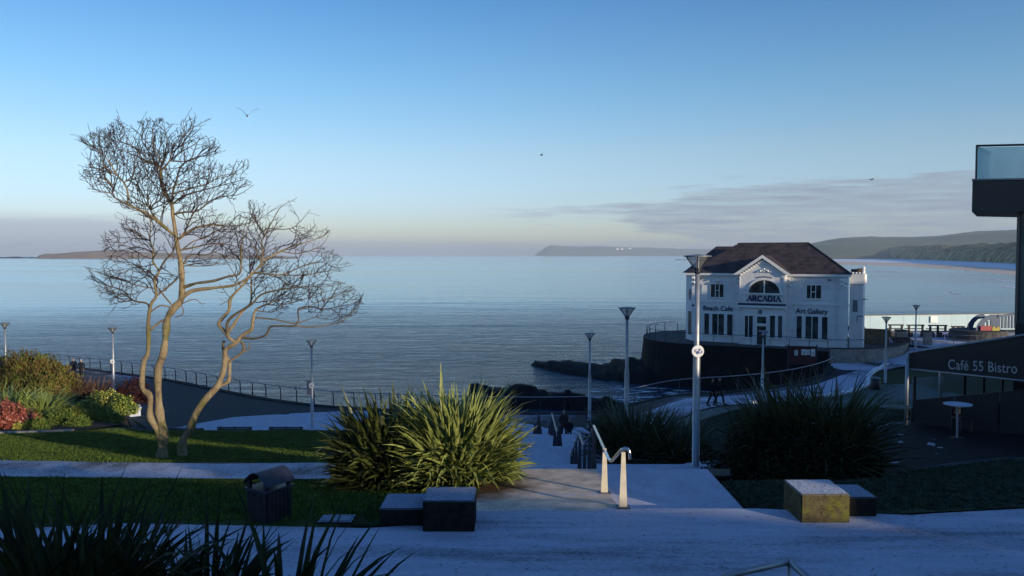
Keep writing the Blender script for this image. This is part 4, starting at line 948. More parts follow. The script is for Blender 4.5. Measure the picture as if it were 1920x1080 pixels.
def railing(name, pts, h, spacing, mat, label, bend=.25, side=1, rail_r=.035, post_w=(.045, .09), inset=0, post_from=0):
    """pts: XYZ line of the ground; posts bend at the top to the rail"""
    root = empty(name, pts[0], label=label, cat='railing'); o = Vector(pts[0]); P3 = [Vector(p) for p in pts]
    Ls = [0]
    for i in range(1, len(P3)): Ls.append(Ls[-1]+(P3[i]-P3[i-1]).length)
    def at(s_):
        i = max(0, min(len(P3)-2, int(np.searchsorted(Ls, s_))-1)); t = (s_-Ls[i])/(Ls[i+1]-Ls[i]); d = P3[i+1]-P3[i]; d.z = 0; d.normalize()
        return P3[i]+(P3[i+1]-P3[i])*t, d
    top = []
    n = int(Ls[-1]/spacing)
    for k in range(n+1):
        p, d = at(min(k*spacing, Ls[-1]-.001)); nn = Vector((-d.y, d.x, 0))*side
        r_ = p-o; prof = [(0, 0), (0, h*.72), (.05, h*.84), (bend*.55, h*.94), (bend, h)]
        mb = MB()
        for q in range(len(prof)-1):
            (a0, z0), (a1, z1) = prof[q], prof[q+1]; w0 = post_w[1]*(1-.35*z0/h)/2; w1 = post_w[1]*(1-.35*z1/h)/2; hw = post_w[0]/2
            c0 = r_+nn*a0+Vector((0, 0, z0)); c1 = r_+nn*a1+Vector((0, 0, z1))
            vs = [c0-d*hw-nn*w0, c0+d*hw-nn*w0, c0+d*hw+nn*w0, c0-d*hw+nn*w0, c1-d*hw-nn*w1, c1+d*hw-nn*w1, c1+d*hw+nn*w1, c1-d*hw+nn*w1]
            mb.add(vs, [(0, 1, 5, 4), (1, 2, 6, 5), (2, 3, 7, 6), (3, 0, 4, 7), (0, 3, 2, 1), (4, 5, 6, 7)])
        mb.build('rail_post', mat, root)
    step = .8; s_ = 0
    while s_ < Ls[-1]:
        p, d = at(s_+1e-4); nn = Vector((-d.y, d.x, 0))*side; top.append(p-o+nn*bend+Vector((0, 0, h+.01))); s_ += step
    MB().tube(top, rail_r, 7).build('handrail', MT['steel'] if 'promenade' in name else mat, root, True)
    return root
el_ = [(x, y, float(gz(x, y))+.10) for x, y in smooth_line(EDGE[1:], 4)]
railing('promenade_railing', el_, 1.12, 1.75, MT['dark_steel'], 'long dark curving railing with bent posts along the promenade edge', side=-1, bend=.28)

# ---- stone seat blocks
def blocks(px0, label1, label2, q, big, slab, mat, rz):
    pass
def stone(name, cx, cy, z, sx_, sy_, sz_, rz, mat, label, cap=None, group=None):
    bm = bmesh.new(); bmesh.ops.create_cube(bm, size=1)
    for v in bm.verts: v.co = Vector((v.co.x*sx_, v.co.y*sy_, (v.co.z+.5)*sz_))
    bmesh.ops.bevel(bm, geom=bm.edges[:], offset=.018, segments=2, affect='EDGES')
    bmesh.ops.subdivide_edges(bm, edges=[e for e in bm.edges if e.calc_length() > .2], cuts=6, use_grid_fill=True)
    for v in bm.verts:
        n_ = mnoise.noise(v.co*5+Vector((cx, cy, 0)))*.008; v.co += v.co.normalized()*n_
    me = bpy.data.meshes.new(name); bm.to_mesh(me); bm.free(); o = link_mesh(name, me, mat, smooth=False); o.location = (cx, cy, z); o.rotation_euler = (0, 0, rz)
    return tag(o, label, 'stone seat', group)
stone('stone_block', 5.26, 14.03, -4.56, .82, .90, .555, R(0), MT['moss'], 'mossy cube-shaped stone block with frosted top, sunlit, at the right of the terrace', group='stone seat blocks')
stone('stone_slab', 5.98, 14.32, -4.60, .60, .80, .44, R(0), MT['stone'], 'low frosted stone slab against the back of the sunlit mossy block', group='stone seat slabs')
stone('stone_block', -1.03, 13.52, -4.58, .84, .80, .60, R(0), MT['stone'], 'dark cube-shaped stone block with frosted top in front of the flax plants', group='stone seat blocks')
stone('stone_slab', -1.83, 13.85, -4.62, .74, .86, .42, R(0), MT['stone'], 'low frosted stone slab left of the dark stone block', group='stone seat slabs')
mb = MB(); mb.box(-.28, .28, -.2, .2, 0, .04); mb.box(-.24, .24, -.16, .16, .04, .05)
q = on(632, 976); o = mb.build('drain_cover', MT['stone']); o.location = q; tag(o, 'flat frosted drain cover in the shaded lawn edge', 'drain cover')

# ---- handrails of the stairs
def fin(root, x, y, z0, h, wb, wt, th, mat, name='fin_post', rz=0):
    m = Matrix.Translation((x, y, z0)) @ Matrix.Rotation(rz, 4, 'Z')
    mb = MB(); mb.prism([(-wb/2, 0), (wb/2, 0), (wt/2, h), (-wt/2, h)], 'y', -th/2, th/2, m); return mb.build(name, mat, root)
def rail_tube(root, pts, r=.032, mat='polished'):
    return MB().tube(pts, r, 10).build('handrail', MT[mat], root, True)
hx = 1.93
r1 = empty('stair_handrail', (hx, 14.45, -4.5), label='bright steel handrail with two sunlit tapered posts at the head of the stairs', cat='handrail')
b0 = Vector((hx, 14.45, -4.5))
def rl_(pts): return [Vector(p)-b0 for p in pts]
fin(r1, .05, -.02, 0, 1.0, .145, .068, .03, MT['pale_post']); fin(r1, -.12, 1.42, -.18, .90, .14, .068, .03, MT['pale_post'])
rail_tube(r1, rl_([(hx+.16, 14.40, -3.62), (hx+.16, 14.40, -3.50), (hx+.13, 14.40, -3.44), (hx+.07, 14.41, -3.43), (hx+.02, 14.46, -3.47), (hx-.08, 15.0, -3.80), (hx-.10, 15.08, -3.82), (hx-.12, 15.2, -3.815), (hx-.10, 18.15, -3.82)]), .03)
mb = MB(); mb.box(-.07, .17, -.12, .1, -.005, .02); mb.box(-.24, 0, 1.32, 1.52, -.16, -.14); mb.build('base_plate', MT['dark_steel'], r1)
r2 = empty('stair_handrail', (hx, 18.3, -4.8), label='dark zigzag handrail on tapered dark fins at the second flight', cat='handrail'); b0 = Vector((hx, 18.3, -4.8))
zig = [(hx-.08, 18.2, -3.86), (hx-.08, 20.95, -4.93), (hx-.08, 22.4, -4.94), (hx-.08, 25.4, -6.25), (hx-.08, 25.9, -6.28)]
rail_tube(r2, rl_(zig), .034, 'grey_steel')
for y, zt in ((18.35, -3.95), (19.4, -4.35), (20.7, -4.85), (22.2, -4.96), (23.4, -5.4), (24.4, -5.85), (25.3, -6.25)):
    zg = float(np.interp(y, [18.2, 20.9, 22.9, 25.6], [-4.85, -5.95, -5.95, -7.3])); fin(r2, -.08, y-18.3, zg+4.8, zt-zg, .13, .05, .04, MT['dark_steel'])
r3 = empty('stair_handrail', (hx, 31, -7.3), label='dark handrail with pointed fins lower down the stairs beside the walking person', cat='handrail'); b0 = Vector((hx, 31, -7.3))
rail_tube(r3, rl_([(1.86, 31.5, -6.55), (1.86, 33.6, -7.35), (1.86, 37.9, -7.40), (1.86, 41.0, -8.6)]), .04, 'grey_steel')
for x, y, zt in ((1.86, 31.6, -6.62), (1.86, 33.0, -7.15), (1.86, 35.2, -7.4), (1.86, 37.6, -7.42), (1.86, 40.5, -8.45)):
    zg = float(np.interp(y, [30.8, 33.6, 37.9, 43], [-7.25, -8.35, -8.35, -10.3])); fin(r3, x-hx, y-31, zg+7.3, zt-zg, .22, .05, .05, MT['dark_steel'])
r4 = empty('stair_handrail', (1.3, 39, -8.6), label='pair of small dark pointed fins farthest down the stairs', cat='handrail')
fin(r4, 0, 0.2, -.1, 1.05, .34, .05, .05, MT['dark_steel']); fin(r4, -.02, 6.5, -1.9, 1.1, .40, .05, .05, MT['dark_steel']); MB().tube([(0, .2, .93), (-.02, 6.5, -.8)], .035, 6).build('handrail', MT['grey_steel'], r4)
# handrail coming up towards the camera (bottom edge)
b0 = Vector((2.4, 7.0, -3.4)); r5 = empty('stair_handrail', b0, label='bent steel handrail corner rising into the bottom edge of the picture', cat='handrail')
a_ = P(1358, 1080, 6.3); c_ = P(1480, 1053, 6.6); d_ = P(1545, 1110, 6.0); 
rail_tube(r5, [a_-b0, (a_*.04+c_*.96)-b0, c_-b0+Vector((.01, 0, .005)), (d_*.06+c_*.94)-b0, d_-b0], .028, 'steel')
MB().tube([c_-b0+Vector((.0, .0, -.03)), c_-b0+Vector((0, 0, -1.0))], .024, 8).build('post', MT['steel'], r5, True)
MB().tube([a_-b0+Vector((.0, .0, -.03)), a_-b0+Vector((0, 0, -1.0))], .024, 8).build('post', MT['steel'], r5, True)

# ---- litter bin (arched hood)
q = Vector((-4.15, 13.85, -4.57)); bin_ = empty('litter_bin', q, R(-32), label='dark litter bin with arched metal hood and slatted sides on the terrace edge', cat='litter bin')
W, D, H = .48, .54, .62
mb = MB(); mb.box(-W/2, W/2, -D/2, D/2, .06, H-.02); mb.build('body', MT['black'], bin_)
mb = MB()
for i in range(8):
    x = -W/2+.01+i*(W-.02)/8; mb.box(x+.008, x+(W-.02)/8-.004, -D/2-.022, -D/2-.003, .08, H-.05)
for i in range(6):
    y = -D/2+.01+i*(D-.02)/6
    for sgn in (-1, 1): mb.box(sgn*(W/2+.012)-.009, sgn*(W/2+.012)+.009, y+.008, y+(D-.02)/6-.004, .08, H-.05)
mb.build('slats', MT['black'], bin_)
mb = MB(); mb.box(-W/2-.035, W/2+.035, -D/2-.035, D/2+.035, H-.02, H+.015); mb.build('rim', MT['dark_steel'], bin_)
mb = MB(); K = 12
arc = [(-W/2-.05+(W+.1)*i/K, H+.10+.20*math.sin(math.pi*i/K)) for i in range(K+1)]
mb.prism(arc+[(x, z-.012) for x, z in arc[::-1]], 'y', -D/2-.05, D/2+.05); mb.build('hood', MT['dark_steel'], bin_)
for sx_ in (-1, 1):
    for sy_ in (-1, 1):
        mb = MB(); mb.box(sx_*W*.42-.03, sx_*W*.42+.03, sy_*D*.45-.03, sy_*D*.45+.03, H+.016, H+.14); mb.build('hood_post', MT['black'], bin_)
# ---- round bin
q = on(1641, 730); b = empty('litter_bin', q, label='dark drum-shaped litter bin on the kerb of the frosty slope', cat='litter bin')
MB().lathe([(.33, 0), (.36, .05), (.36, .82), (.31, .84)], n=18).build('body', MT['black'], b, True); MB().lathe([(.375, .845), (.39, .87), (.34, .93), (.1, .97)], n=18).build('lid', MT['grey_steel'], b, True)
# ---- promenade benches
def bench(x, y, rz, label, w_=2.1, mat='wood'):
    z = float(gz(x, y)); r_ = empty('bench', (x, y, z), rz, label=label, cat='bench', group='dark benches on the promenade')
    mb = MB()
    for i in range(4): mb.box(-w_/2, w_/2, -.25+i*.13, -.15+i*.13, .42, .46)
    mb.build('seat', MT[mat], r_)
    mb = MB()
    for i in range(3): mb.box(-w_/2, w_/2, -.32+.0*i, -.28, .54+i*.11, .63+i*.11)
    mb.build('backrest', MT[mat], r_)
    for s_ in (-1, 0, 1):
        mb = MB(); x_ = s_*w_*.42; mb.box(x_-.04, x_+.04, -.27, -.2, 0, .86); mb.box(x_-.04, x_+.04, .18, .25, 0, .419); mb.build('leg', MT['dark_steel'], r_)
    return r_
p_ = P(446, 797, 50.5); bench(p_.x, 50.2, 0, 'dark bench behind the lawn crest between the bare trees and the lamp post', 2.15)
p_ = P(541, 797, 50.5); bench(p_.x, 50.2, 0, 'dark bench behind the lawn crest just left of the lamp post with a box', 2.1)
p_ = P(362, 800, 50.5); bench(p_.x, 49.8, 0, 'dark bench mostly hidden behind the leaning trunk', 2.1)
# stone end block of the bed
q = on(236, 776); o = MB().box(-.55, .55, -.5, .5, 0, .5).box(-.6, .6, -.55, .55, .5, .58).build('stone_plinth', MT['frost']); o.location = (q.x+.3, q.y, q.z-.1); o.rotation_euler = (0, 0, .5); tag(o, 'pale low stone plinth at the tip of the flower bed', 'plinth')

# ================================================================ PLATFORM AND SEAFRONT BUILDING
PZ = -9.5
FR = [(42.6, 92), (42.3, 88), (40.6, 85), (38.8, 82.4), (36.3, 80.6), (33.4, 79.6), (31.2, 79.9), (30.3, 81.0), (28.6, 82.3), (26.8, 83.2), (22.9, 84.8), (20.5, 86), (18.6, 87.2), (16.8, 88.8), (15.6, 91), (15.3, 94), (15.9, 98), (18, 101.5), (21.4, 103.3)]
plat = smooth_line(FR, 4)+[(30, 106), (46, 110), (64, 110), (66, 102), (66, 92)]
mb = MB(); bot = SEA-1; k = len(plat); cxp, cyp = 32, 94
vs = [(x, y, PZ) for x, y in plat]+[(x+(.9 if x < 20 else 0)*(1 if x > cxp else -1)*.5, y-(.5 if y < 90 else -.3), bot) for x, y in plat]
mb.add(vs, [(i, (i+1) % k, k+(i+1) % k, k+i) for i in range(k)])
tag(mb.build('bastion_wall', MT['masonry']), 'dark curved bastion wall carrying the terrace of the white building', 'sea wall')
top_r = region('building_terrace', plat, MT['dark_concrete'], 0, 2.0, zf=lambda X, Y: np.full_like(X, PZ+.002))
# pale concrete parapet on the right curve
def wall_line(name, pts, z0, z1, th, mat, label, cat='wall', cope=None):
    root = empty(name, (pts[0][0], pts[0][1], z0), label=label, cat=cat); o = Vector((pts[0][0], pts[0][1], z0)); mb = MB(); mc = MB()
    n = len(pts); off = []
    for i in range(n):
        a = Vector(pts[max(i-1, 0)]); b = Vector(pts[min(i+1, n-1)]); d = (b-a).normalized(); off.append(Vector((-d.y, d.x)))
    for i in range(n-1):
        q = []
        for j in (i, i+1):
            p = Vector(pts[j]); q += [p-off[j]*th/2, p+off[j]*th/2]
        for B_, za, zb, gr in ((mb, z0, z1, 0), (mc, z1+.002, z1+.12, .05)):
            if B_ is mc and not cope: continue
            qq = [p+(p-Vector(pts[i if t < 2 else i+1])).normalized()*gr for t, p in enumerate(q)]
            B_.add([(p.x-o.x, p.y-o.y, za-o.z) for p in qq]+[(p.x-o.x, p.y-o.y, zb-o.z) for p in qq], [(0, 2, 3, 1), (4, 5, 7, 6), (0, 4, 6, 2), (1, 3, 7, 5), (0, 1, 5, 4), (2, 6, 7, 3)])
    mb.build('wall_body', mat, root)
    if cope: mc.build('coping', cope, root)
    return root
par = smooth_line([(42.2, 91.0), (42.55, 88), (40.9, 84.8), (39, 82.2), (36.4, 80.3), (33.4, 79.3), (31.0, 79.6)], 5)
wall_line('parapet_wall', par, -10.6, -9.15, .22, MT['concrete'], 'pale concrete curved parapet below the right end of the white building', cope=MT['dark_concrete'])
# terrace railing
tr = smooth_line([(36.5, 81.2), (33.4, 80.0), (31.6, 80.3), (30.6, 81.3), (28.7, 82.6), (26.9, 83.5), (23, 85.1), (20.7, 86.3), (18.9, 87.5), (17.1, 89.1), (15.95, 91.2), (15.7, 94), (16.2, 97.7), (18.3, 101.0), (21.0, 102.4)], 4)
railing('terrace_railing', [(x, y, PZ) for x, y in tr], 1.15, 1.9, MT['dark_steel'], 'dark railing following the edge of the bastion around the white building', side=-1, bend=.12, rail_r=.03)
mb = MB()
ra = [(29.9, 77.6, -10.35), (30.3, 79.0, -10.3), (31.0, 79.0, -10.2)]
# slipway steps / notice board
q = Vector((27.9, 78.4, -10.5)); nb = empty('notice_board', q, R(-12), label='dark red notice board with white notices at the corner below the white building', cat='notice board')
mb = MB(); mb.box(-1.35, 1.35, -.04, .04, .0, 1.75); mb.build('board', simple('dark_red_board', (.06, .008, .012), .6), nb)
for (x0, x1, z0, z1) in ((-.72, -.42, .85, 1.35), (-.1, .35, .9, 1.45), (.37, .7, .92, 1.42), (.78, 1.15, .8, 1.5)):
    d = MB().box(x0, x1, -.055, -.043, z0, z1).build('notice', MT['white'], nb)
    m_ = MB()
    for i in range(3): m_.box(x0+.05, x1-.05, -.058, -.0555, z0+.1+i*.12, z0+.14+i*.12)
    m_.build('print', MT['dark_steel'], d)
mb = MB()
for x in (-1.3, 1.3): mb.box(x-.05, x+.05, -.05, .05, -.6, 1.9)
mb.build('post', MT['dark_steel'], nb)

# ---- the white building
A0 = Vector((19.5, 91.0, PZ)); B0 = Vector((34.0, 82.7, PZ)); fx = (B0-A0).normalized(); fy = Vector((-fx.y, fx.x, 0)); BW = (B0-A0).length; YAW = math.atan2(fx.y, fx.x)
def fac(px, py, off=0.0):
    d = ray(px, py); n = fy; o = A0+fy*off; t = o.dot(n)/d.dot(n); p = d*t; r_ = p-A0; return r_.dot(fx), r_.z
hall = empty('seafront_hall', A0, YAW, label='white two-storey seafront hall with dark slate roof and arched gable window', cat='building')
EH = 7.5; DP = 9.5
mb = MB()
ch = 1.1
def ext(b, poly, z0, z1): b.prism(poly, 'z', z0, z1)
xr = BW
body = [(ch*.7, 0), (xr, 0), (xr-1.5, DP), (-.6, DP), (-.6, ch*1.3)]
ext(mb, body, -.3, EH); mb.build('wall', MT['facade'], hall)
gx0, gz0 = fac(1383, 513); gx1, _ = fac(1486, 515); gxa, gza = fac(1433, 479, -1.0); GX = (gx0+gx1)/2
bx0, _ = fac(1390, 600); bx1, _ = fac(1475, 600)
BP = .9     # projection of the centre bay
mb = MB(); mb.prism([(bx0, -.3), (bx1, -.3), (bx1, EH+.1), ((bx0+bx1)/2, gza-.45), (bx0, EH+.1)], 'y', -BP, .05); mb.build('centre_bay', MT['facade'], hall)
# wings: corner pilasters
def bx(name, x0, x1, y0, y1, z0, z1, mat='facade', par=None): return MB().box(x0, x1, y0, y1, z0, z1).build(name, MT[mat], par or hall)
for px in (1303, 1384, 1481, 1583):
    x, _ = fac(px, 550); bx('pilaster', x-.28, x+.28, -.16, -.003, -.2, EH-.25)
    mb = MB()
    for j in range(7):
        mb.lathe([(.02, -.12), (.13, -.08), (.16, 0), (.12, .09), (.02, .12)], (x-.24+.16*(j % 4), -.2, EH-.55-.22*(j//2)), 8)
    mb.build('scroll_ornament', MT['trim'], hall)
# cornice and string course
mb = MB(); mb.box(-.1, xr+.25, -.32, -.001, EH-.22, EH+.02); mb.build('cornice', MT['trim'], hall)
_, zs = fac(1345, 566); MB().box(.8, bx0-.002, -.1, -.001, zs-.08, zs+.1).build('string_course', MT['facade'], hall); MB().box(bx1+.002, xr+.1, -.1, -.001, zs-.08, zs+.1).build('string_course', MT['facade'], hall)
# roof : hipped
rxl, rz_ = fac(1383, 457, 4.6); rxr, _ = fac(1516, 457, 4.6); ov = .35
e = [(-ov*.2, -ov, EH+.03), (xr+ov, -ov, EH+.03), (xr-1.5+ov, DP+ov, EH+.03), (-.6-ov, DP+ov, EH+.03), (-.6-ov, .9, EH+.03)]
rdg = [(rxl, DP/2, rz_), (rxr-.0, DP/2, rz_)]
mb = MB(); mb.add([*e, *rdg], [(0, 1, 6, 5), (1, 2, 6), (2, 3, 5, 6), (3, 4, 5), (4, 0, 5)]); roof = mb.build('roof', MT['slate'], hall)
MB().tube([Vector(rdg[0])+Vector((0, 0, .03)), Vector(rdg[1])+Vector((0, 0, .03))], .09, 6).build('ridge_tile', MT['dark_concrete'], roof)
MB().tube([Vector(e[1])+Vector((0, 0, .03)), Vector(rdg[1])+Vector((0, 0, .03))], .07, 6).build('hip_tile', MT['dark_concrete'], roof)
lx0, lz0 = fac(1343, 462, 6.5); lx1, _ = fac(1372, 462, 6.5)
mb = MB(); mb.add([(-.9, 1.2, EH+.04), (3.5, .8, EH+.06), (4.6, 6.5, lz0), (lx0, 6.5, lz0), (-1.0, 11.5, EH+.03), (4, 11.5, EH+.03)], [(0, 1, 2, 3), (0, 3, 4), (3, 2, 5, 4)]); mb.build('lower_roof', MT['slate'], hall)
# gable over the bay
apx = ((gx0+gx1)/2, gza)
mb = MB(); yb = 3.2
mb.add([(gx0-.15, -BP-.25, EH+.0), (apx[0], -BP-.25, apx[1]), (gx1+.15, -BP-.25, EH+.0), (gx0-.15, 1.0, EH+.0), (apx[0], yb, apx[1]), (gx1+.15, 1.0, EH+.0)], [(0, 1, 4, 3), (1, 2, 5, 4)]); mb.build('gable_roof', MT['slate'], hall)
mb = MB(); wv = .16
for sgn, xa in ((1, gx0-.2), (-1, gx1+.2)):
    mb.prism([(xa, EH-.1), (apx[0], apx[1]+.06), (apx[0], apx[1]-.28), (xa+sgn*.5, EH-.1)], 'y', -BP-.33, -BP-.26)
mb.build('barge_board', MT['trim'], hall)
mb = MB()
for j in range(9):
    for sgn in (1, -1):
        t = (j+.5)/9.5; x = apx[0]+sgn*(gx1-apx[0])*t*.88; z = apx[1]-.55-(apx[1]-.3-EH)*t*.96; mb.box(x-.07, x+.07, -BP-.2, -BP-.003, z-.1, z+.1)
mb.build('dentils', MT['trim'], hall)
# arched window
ax, azb = fac(1433, 549.5, -BP); axr, _ = fac(1463, 549.5, -BP); rad_ = axr-ax; _, azt = fac(1433, 525, -BP); rz2 = azt-azb
def halfring(r0x, r0z, r1x, r1z, y0, y1, n=20):
    mb = MB(); vs = []
    for y in (y0, y1):
        for i in range(n+1):
            a = math.pi*i/n; vs += [(ax+r0x*math.cos(a), y, azb+r0z*math.sin(a)), (ax+r1x*math.cos(a), y, azb+r1z*math.sin(a))]
    m = 2*(n+1); fs = []
    for i in range(n):
        a = 2*i; fs += [(a, a+1, a+3, a+2), (m+a, m+a+2, m+a+3, m+a+1), (a, a+2, m+a+2, m+a), (a+1, m+a+1, m+a+3, a+3)]
    mb.add(vs, fs); return mb
aw = halfring(0.001, 0.001, rad_, rz2, -BP-.02, -BP-.005).build('arched_window', MT['glass'], hall)
halfring(rad_*.99, rz2*.99, rad_+.17, rz2+.17, -BP-.12, -BP-.001).build('frame', MT['trim'], aw)
mb = MB(); mb.box(ax-.06, ax+.06, -BP-.05, -BP-.021, azb, azb+rz2*.98)
for a in (): mb.prism([(ax+.02, azb), (ax+rad_*math.cos(R(a))+.05, azb+rz2*math.sin(R(a))), (ax+rad_*math.cos(R(a))-.05, azb+rz2*math.sin(R(a))), (ax-.02, azb)], 'y', -BP-.045, -BP-.021)
mb.build('mullion', MT['trim'], aw)
mb = MB(); mb.box(ax-rad_-.3, ax+rad_+.3, -BP-.2, -BP-.001, azb-.14, azb-.002); mb.build('sill', MT['trim'], aw)
# fascia band over the door
_, zb1 = fac(1433, 569, -BP); _, zb0 = fac(1433, 573, -BP); _, zb2 = fac(1433, 577, -BP)
mb = MB(); mb.box(bx0-.1, bx1+.1, -BP-.28, -BP-.001, zb0, zb1); mb.build('fascia_band', MT['navy'], hall)
mb = MB(); mb.box(bx0-.15, bx1+.15, -BP-.32, -BP-.001, zb2, zb0-.002); mb.build('ledge', MT['trim'], hall)
# windows
def win(px0, px1, py0, py1, off=0.0, piers=(), name='window', bars=(), frame=.07, glass='glass', horiz=(), frame_mat='trim'):
    x0, z1 = fac(px0, py0, -off); x1, _ = fac(px1, py0, -off); xm, zb = fac((px0+px1)/2, py1, -off); _, zt = fac((px0+px1)/2, py0, -off); z0, z1 = zb, zt
    g = MB().box(x0, x1, -off-.02, -off-.004, z0, z1).build(name, MT[glass], hall)
    mb = MB(); y0, y1 = -off-.09, -off-.001
    mb.box(x0-frame, x0, y0, y1, z0-frame, z1+frame); mb.box(x1, x1+frame, y0, y1, z0-frame, z1+frame); mb.box(x0, x1, y0, y1, z1, z1+frame); mb.box(x0-.08, x1+.08, y0-.08, y1, z0-frame-.06, z0-.001)
    for a, b in piers: mb.box(x0+(x1-x0)*a, x0+(x1-x0)*b, -off-.07, -off-.021, z0, z1)
    for a in bars: c = x0+(x1-x0)*a; mb.box(c-.035, c+.035, -off-.06, -off-.021, z0, z1)
    for a, b, h_ in horiz: mb.box(x0+(x1-x0)*a, x0+(x1-x0)*b, -off-.058, -off-.0215, z0+(z1-z0)*h_-.035, z0+(z1-z0)*h_+.035)
    mb.build('frame', MT[frame_mat], g); return g
win(1321, 1374, 588.5, 628, piers=((.17, .28), (.70, .81)), bars=(.485,), frame=.05, frame_mat='facade')
win(1494, 1552, 593.5, 635.5, piers=((.17, .29), (.70, .82)), bars=(.50,), frame=.05, frame_mat='facade')
win(1333, 1357, 533, 557, bars=(.36, .66), horiz=((.36, .66, .52),)); win(1513, 1540, 535, 559.5, bars=(.30, .62), horiz=((.30, .62, .5),))
win(1397, 1412, 592, 632, off=BP, bars=(.45,), frame_mat='facade'); win(1444, 1467, 592, 633.5, off=BP, piers=((.42, .66),), frame_mat='facade')
# door
dx0, dzt = fac(1419.5, 611, -BP); dx1, _ = fac(1437, 611, -BP); dzb = .02
fl = win(1419.5, 1437, 593.5, 606.5, off=BP, name='fanlight')
dr = MB().box(dx0, dx1, -BP-.05, -BP-.003, dzb, dzt).build('door', MT['black'], hall)
mb = MB(); mb.box(dx0-.1, dx0, -BP-.1, -BP-.001, dzb, dzt+.1); mb.box(dx1, dx1+.1, -BP-.1, -BP-.001, dzb, dzt+.1); mb.box(dx0, dx1, -BP-.1, -BP-.001, dzt, dzt+.1); mb.build('door_frame', MT['trim'], dr)
MB().box(dx0+.12, dx1-.12, -BP-.06, -BP-.051, dzb+.9, dzt-.15).build('door_pane', MT['glass'], dr); MB().box(dx1-.14, dx1-.1, -BP-.1, -BP-.051, dzb+.8, dzb+1.1).build('handle', MT['steel'], dr)
# medallion, square sign, blank signs, gable crest
x, z = fac(1425.5, 585, -BP); m = Matrix.Translation((x, -BP-.03, z)) @ Matrix.Rotation(R(90), 4, 'X'); t = MB(); t.lathe([(.02, -.02), (.24, -.02), (.26, .0), (.24, .03), (.02, .03)], n=20); MB().add([m @ Vector(v) for v in t.v], t.f).build('medallion', MT['grey_steel'], hall)
x, z = fac(1300, 572.5, -.2); sg = MB().box(x-.32, x+.32, -.24, -.17, z-.30, z+.30).build('square_sign', MT['trim'], hall); t = MB(); t.lathe([(.02, -.01), (.13, -.01), (.13, .01), (.02, .01)], n=14); m = Matrix.Translation((x, -.255, z)) @ Matrix.Rotation(R(90), 4, 'X'); MB().add([m @ Vector(v) for v in t.v], t.f).build('emblem', MT['navy'], sg)
x, z = fac(1322, 547, 0); MB().box(x-.36, x+.30, -.06, -.003, z-.85, z+.85).build('blank_panel', MT['trim'], hall)
x, z = fac(1496, 534, 0); MB().box(x-.55, x+.55, -.06, -.003, z-.28, z+.28).build('blank_panel', MT['trim'], hall)
x, z = fac(1433, 509, -BP); mb = MB()
for (a, b, r_) in ((-.38, .05, .13), (.38, .05, .13), (0, .0, .09), (0, .26, .11), (-.62, -.05, .08), (.62, -.05, .08), (-.2, .14, .09), (.2, .14, .09)): mb.lathe([(.01, -r_), (r_*.8, -r_*.5), (r_, 0), (r_*.8, r_*.5), (.01, r_)], (x+a, -BP-.08, z+b), 9)
mb.build('gable_crest', MT['trim'], hall, True)
mb = MB()
for j in range(9): mb.box(x-.85+j*.19, x-.72+j*.19, -BP-.03, -BP-.002, z-.62+abs(j-4)*-.03, z-.47+abs(j-4)*-.03)
mb.build('gable_lettering', MT['grey_steel'], hall)
# wall lights, drain pipes, plinth
for px, py in ((1347, 529), (1317, 521), (1526, 528.5), (1556, 525)):
    x, z = fac(px, py); mb = MB(); mb.box(x-.14, x+.14, -.42, -.2, z-.1, z+.1); mb.box(x-.03, x+.03, -.2, -.001, z-.03, z+.03); mb.build('floodlight', MT['grey_steel'] if px != 1526 else MT['trim'], hall)
for px in (1567, 1391, 1473.5):
    x, z = fac(px, 560); MB().tube([(x, -.07 if px == 1567 else -BP-.07, 0), (x, -.07 if px == 1567 else -BP-.07, EH-.3)], .05, 6).build('drainpipe', MT['facade'], hall)
mb = MB(); mb.box(.8, bx0-.002, -.07, -.001, -.3, .45); mb.box(bx1+.002, xr+.06, -.07, -.001, -.3, .45); mb.box(bx0-.05, bx1+.05, -BP-.06, -BP-.001, -.3, .03); mb.build('plinth_course', MT['facade'], hall)
# oval window on the canted corner and its glazing below
mb = MB(); cvx = Vector((-.6-ch*.7, ch*1.3, 0)); mid = Vector(((ch*.7-.6)/2, ch*.65, 0)); tdir = cvx.normalized(); nrm = Vector((-ch*1.3, -(ch*.7+.6), 0)).normalized()
vs = [mid+nrm*.03+tdir*(.32*math.cos(a))+Vector((0, 0, 5.1+.65*math.sin(a))) for a in [i*math.pi/9 for i in range(18)]]; mb.add(vs, [tuple(range(18))]); mb.build('oval_window', MT['glass'], hall)
vs = [mid+nrm*.03+tdir*a+Vector((0, 0, b)) for a, b in ((-.4, .6), (.4, .6), (.4, 3.2), (-.4, 3.2))]; MB().add(vs, [(0, 1, 2, 3)]).build('corner_window', MT['glass'], hall)
# right annexe with sunlit parapet
AX0 = xr+.002; AX1 = xr+1.25
mb = MB(); mb.box(AX0, AX1, 1.0, 2.6, -.4, EH-1.0+.25); ann = mb.build('annexe', MT['facade'], hall)
mb = MB(); mb.box(AX0, AX1+.15, .85, 1.15, EH-.95, EH+.05); mb.box(AX1-.1, AX1+.16, 1.15, 2.6, EH-.95, EH+.05)
for j in range(4): mb.lathe([(.02, -.1), (.14, -.06), (.17, 0), (.12, .09), (.02, .12)], (AX0+.25+j*.32, .95, EH+.14), 8)
mb.lathe([(.02, -.2), (.18, -.1), (.13, .25), (.2, .4), (.05, .6)], (AX1+.02, 1.0, EH+.25), 10); mb.lathe([(.02, -.2), (.22, 0), (.14, .3), (.03, .4)], (AX1+.1, 1.1, EH-.5), 8); mb.build('parapet', MT['trim'], hall)
MB().box(AX0+.05, AX0+.62, 1.3, 2.5, EH+.0, EH+.55).build('roof_unit', MT['dark_steel'], hall)
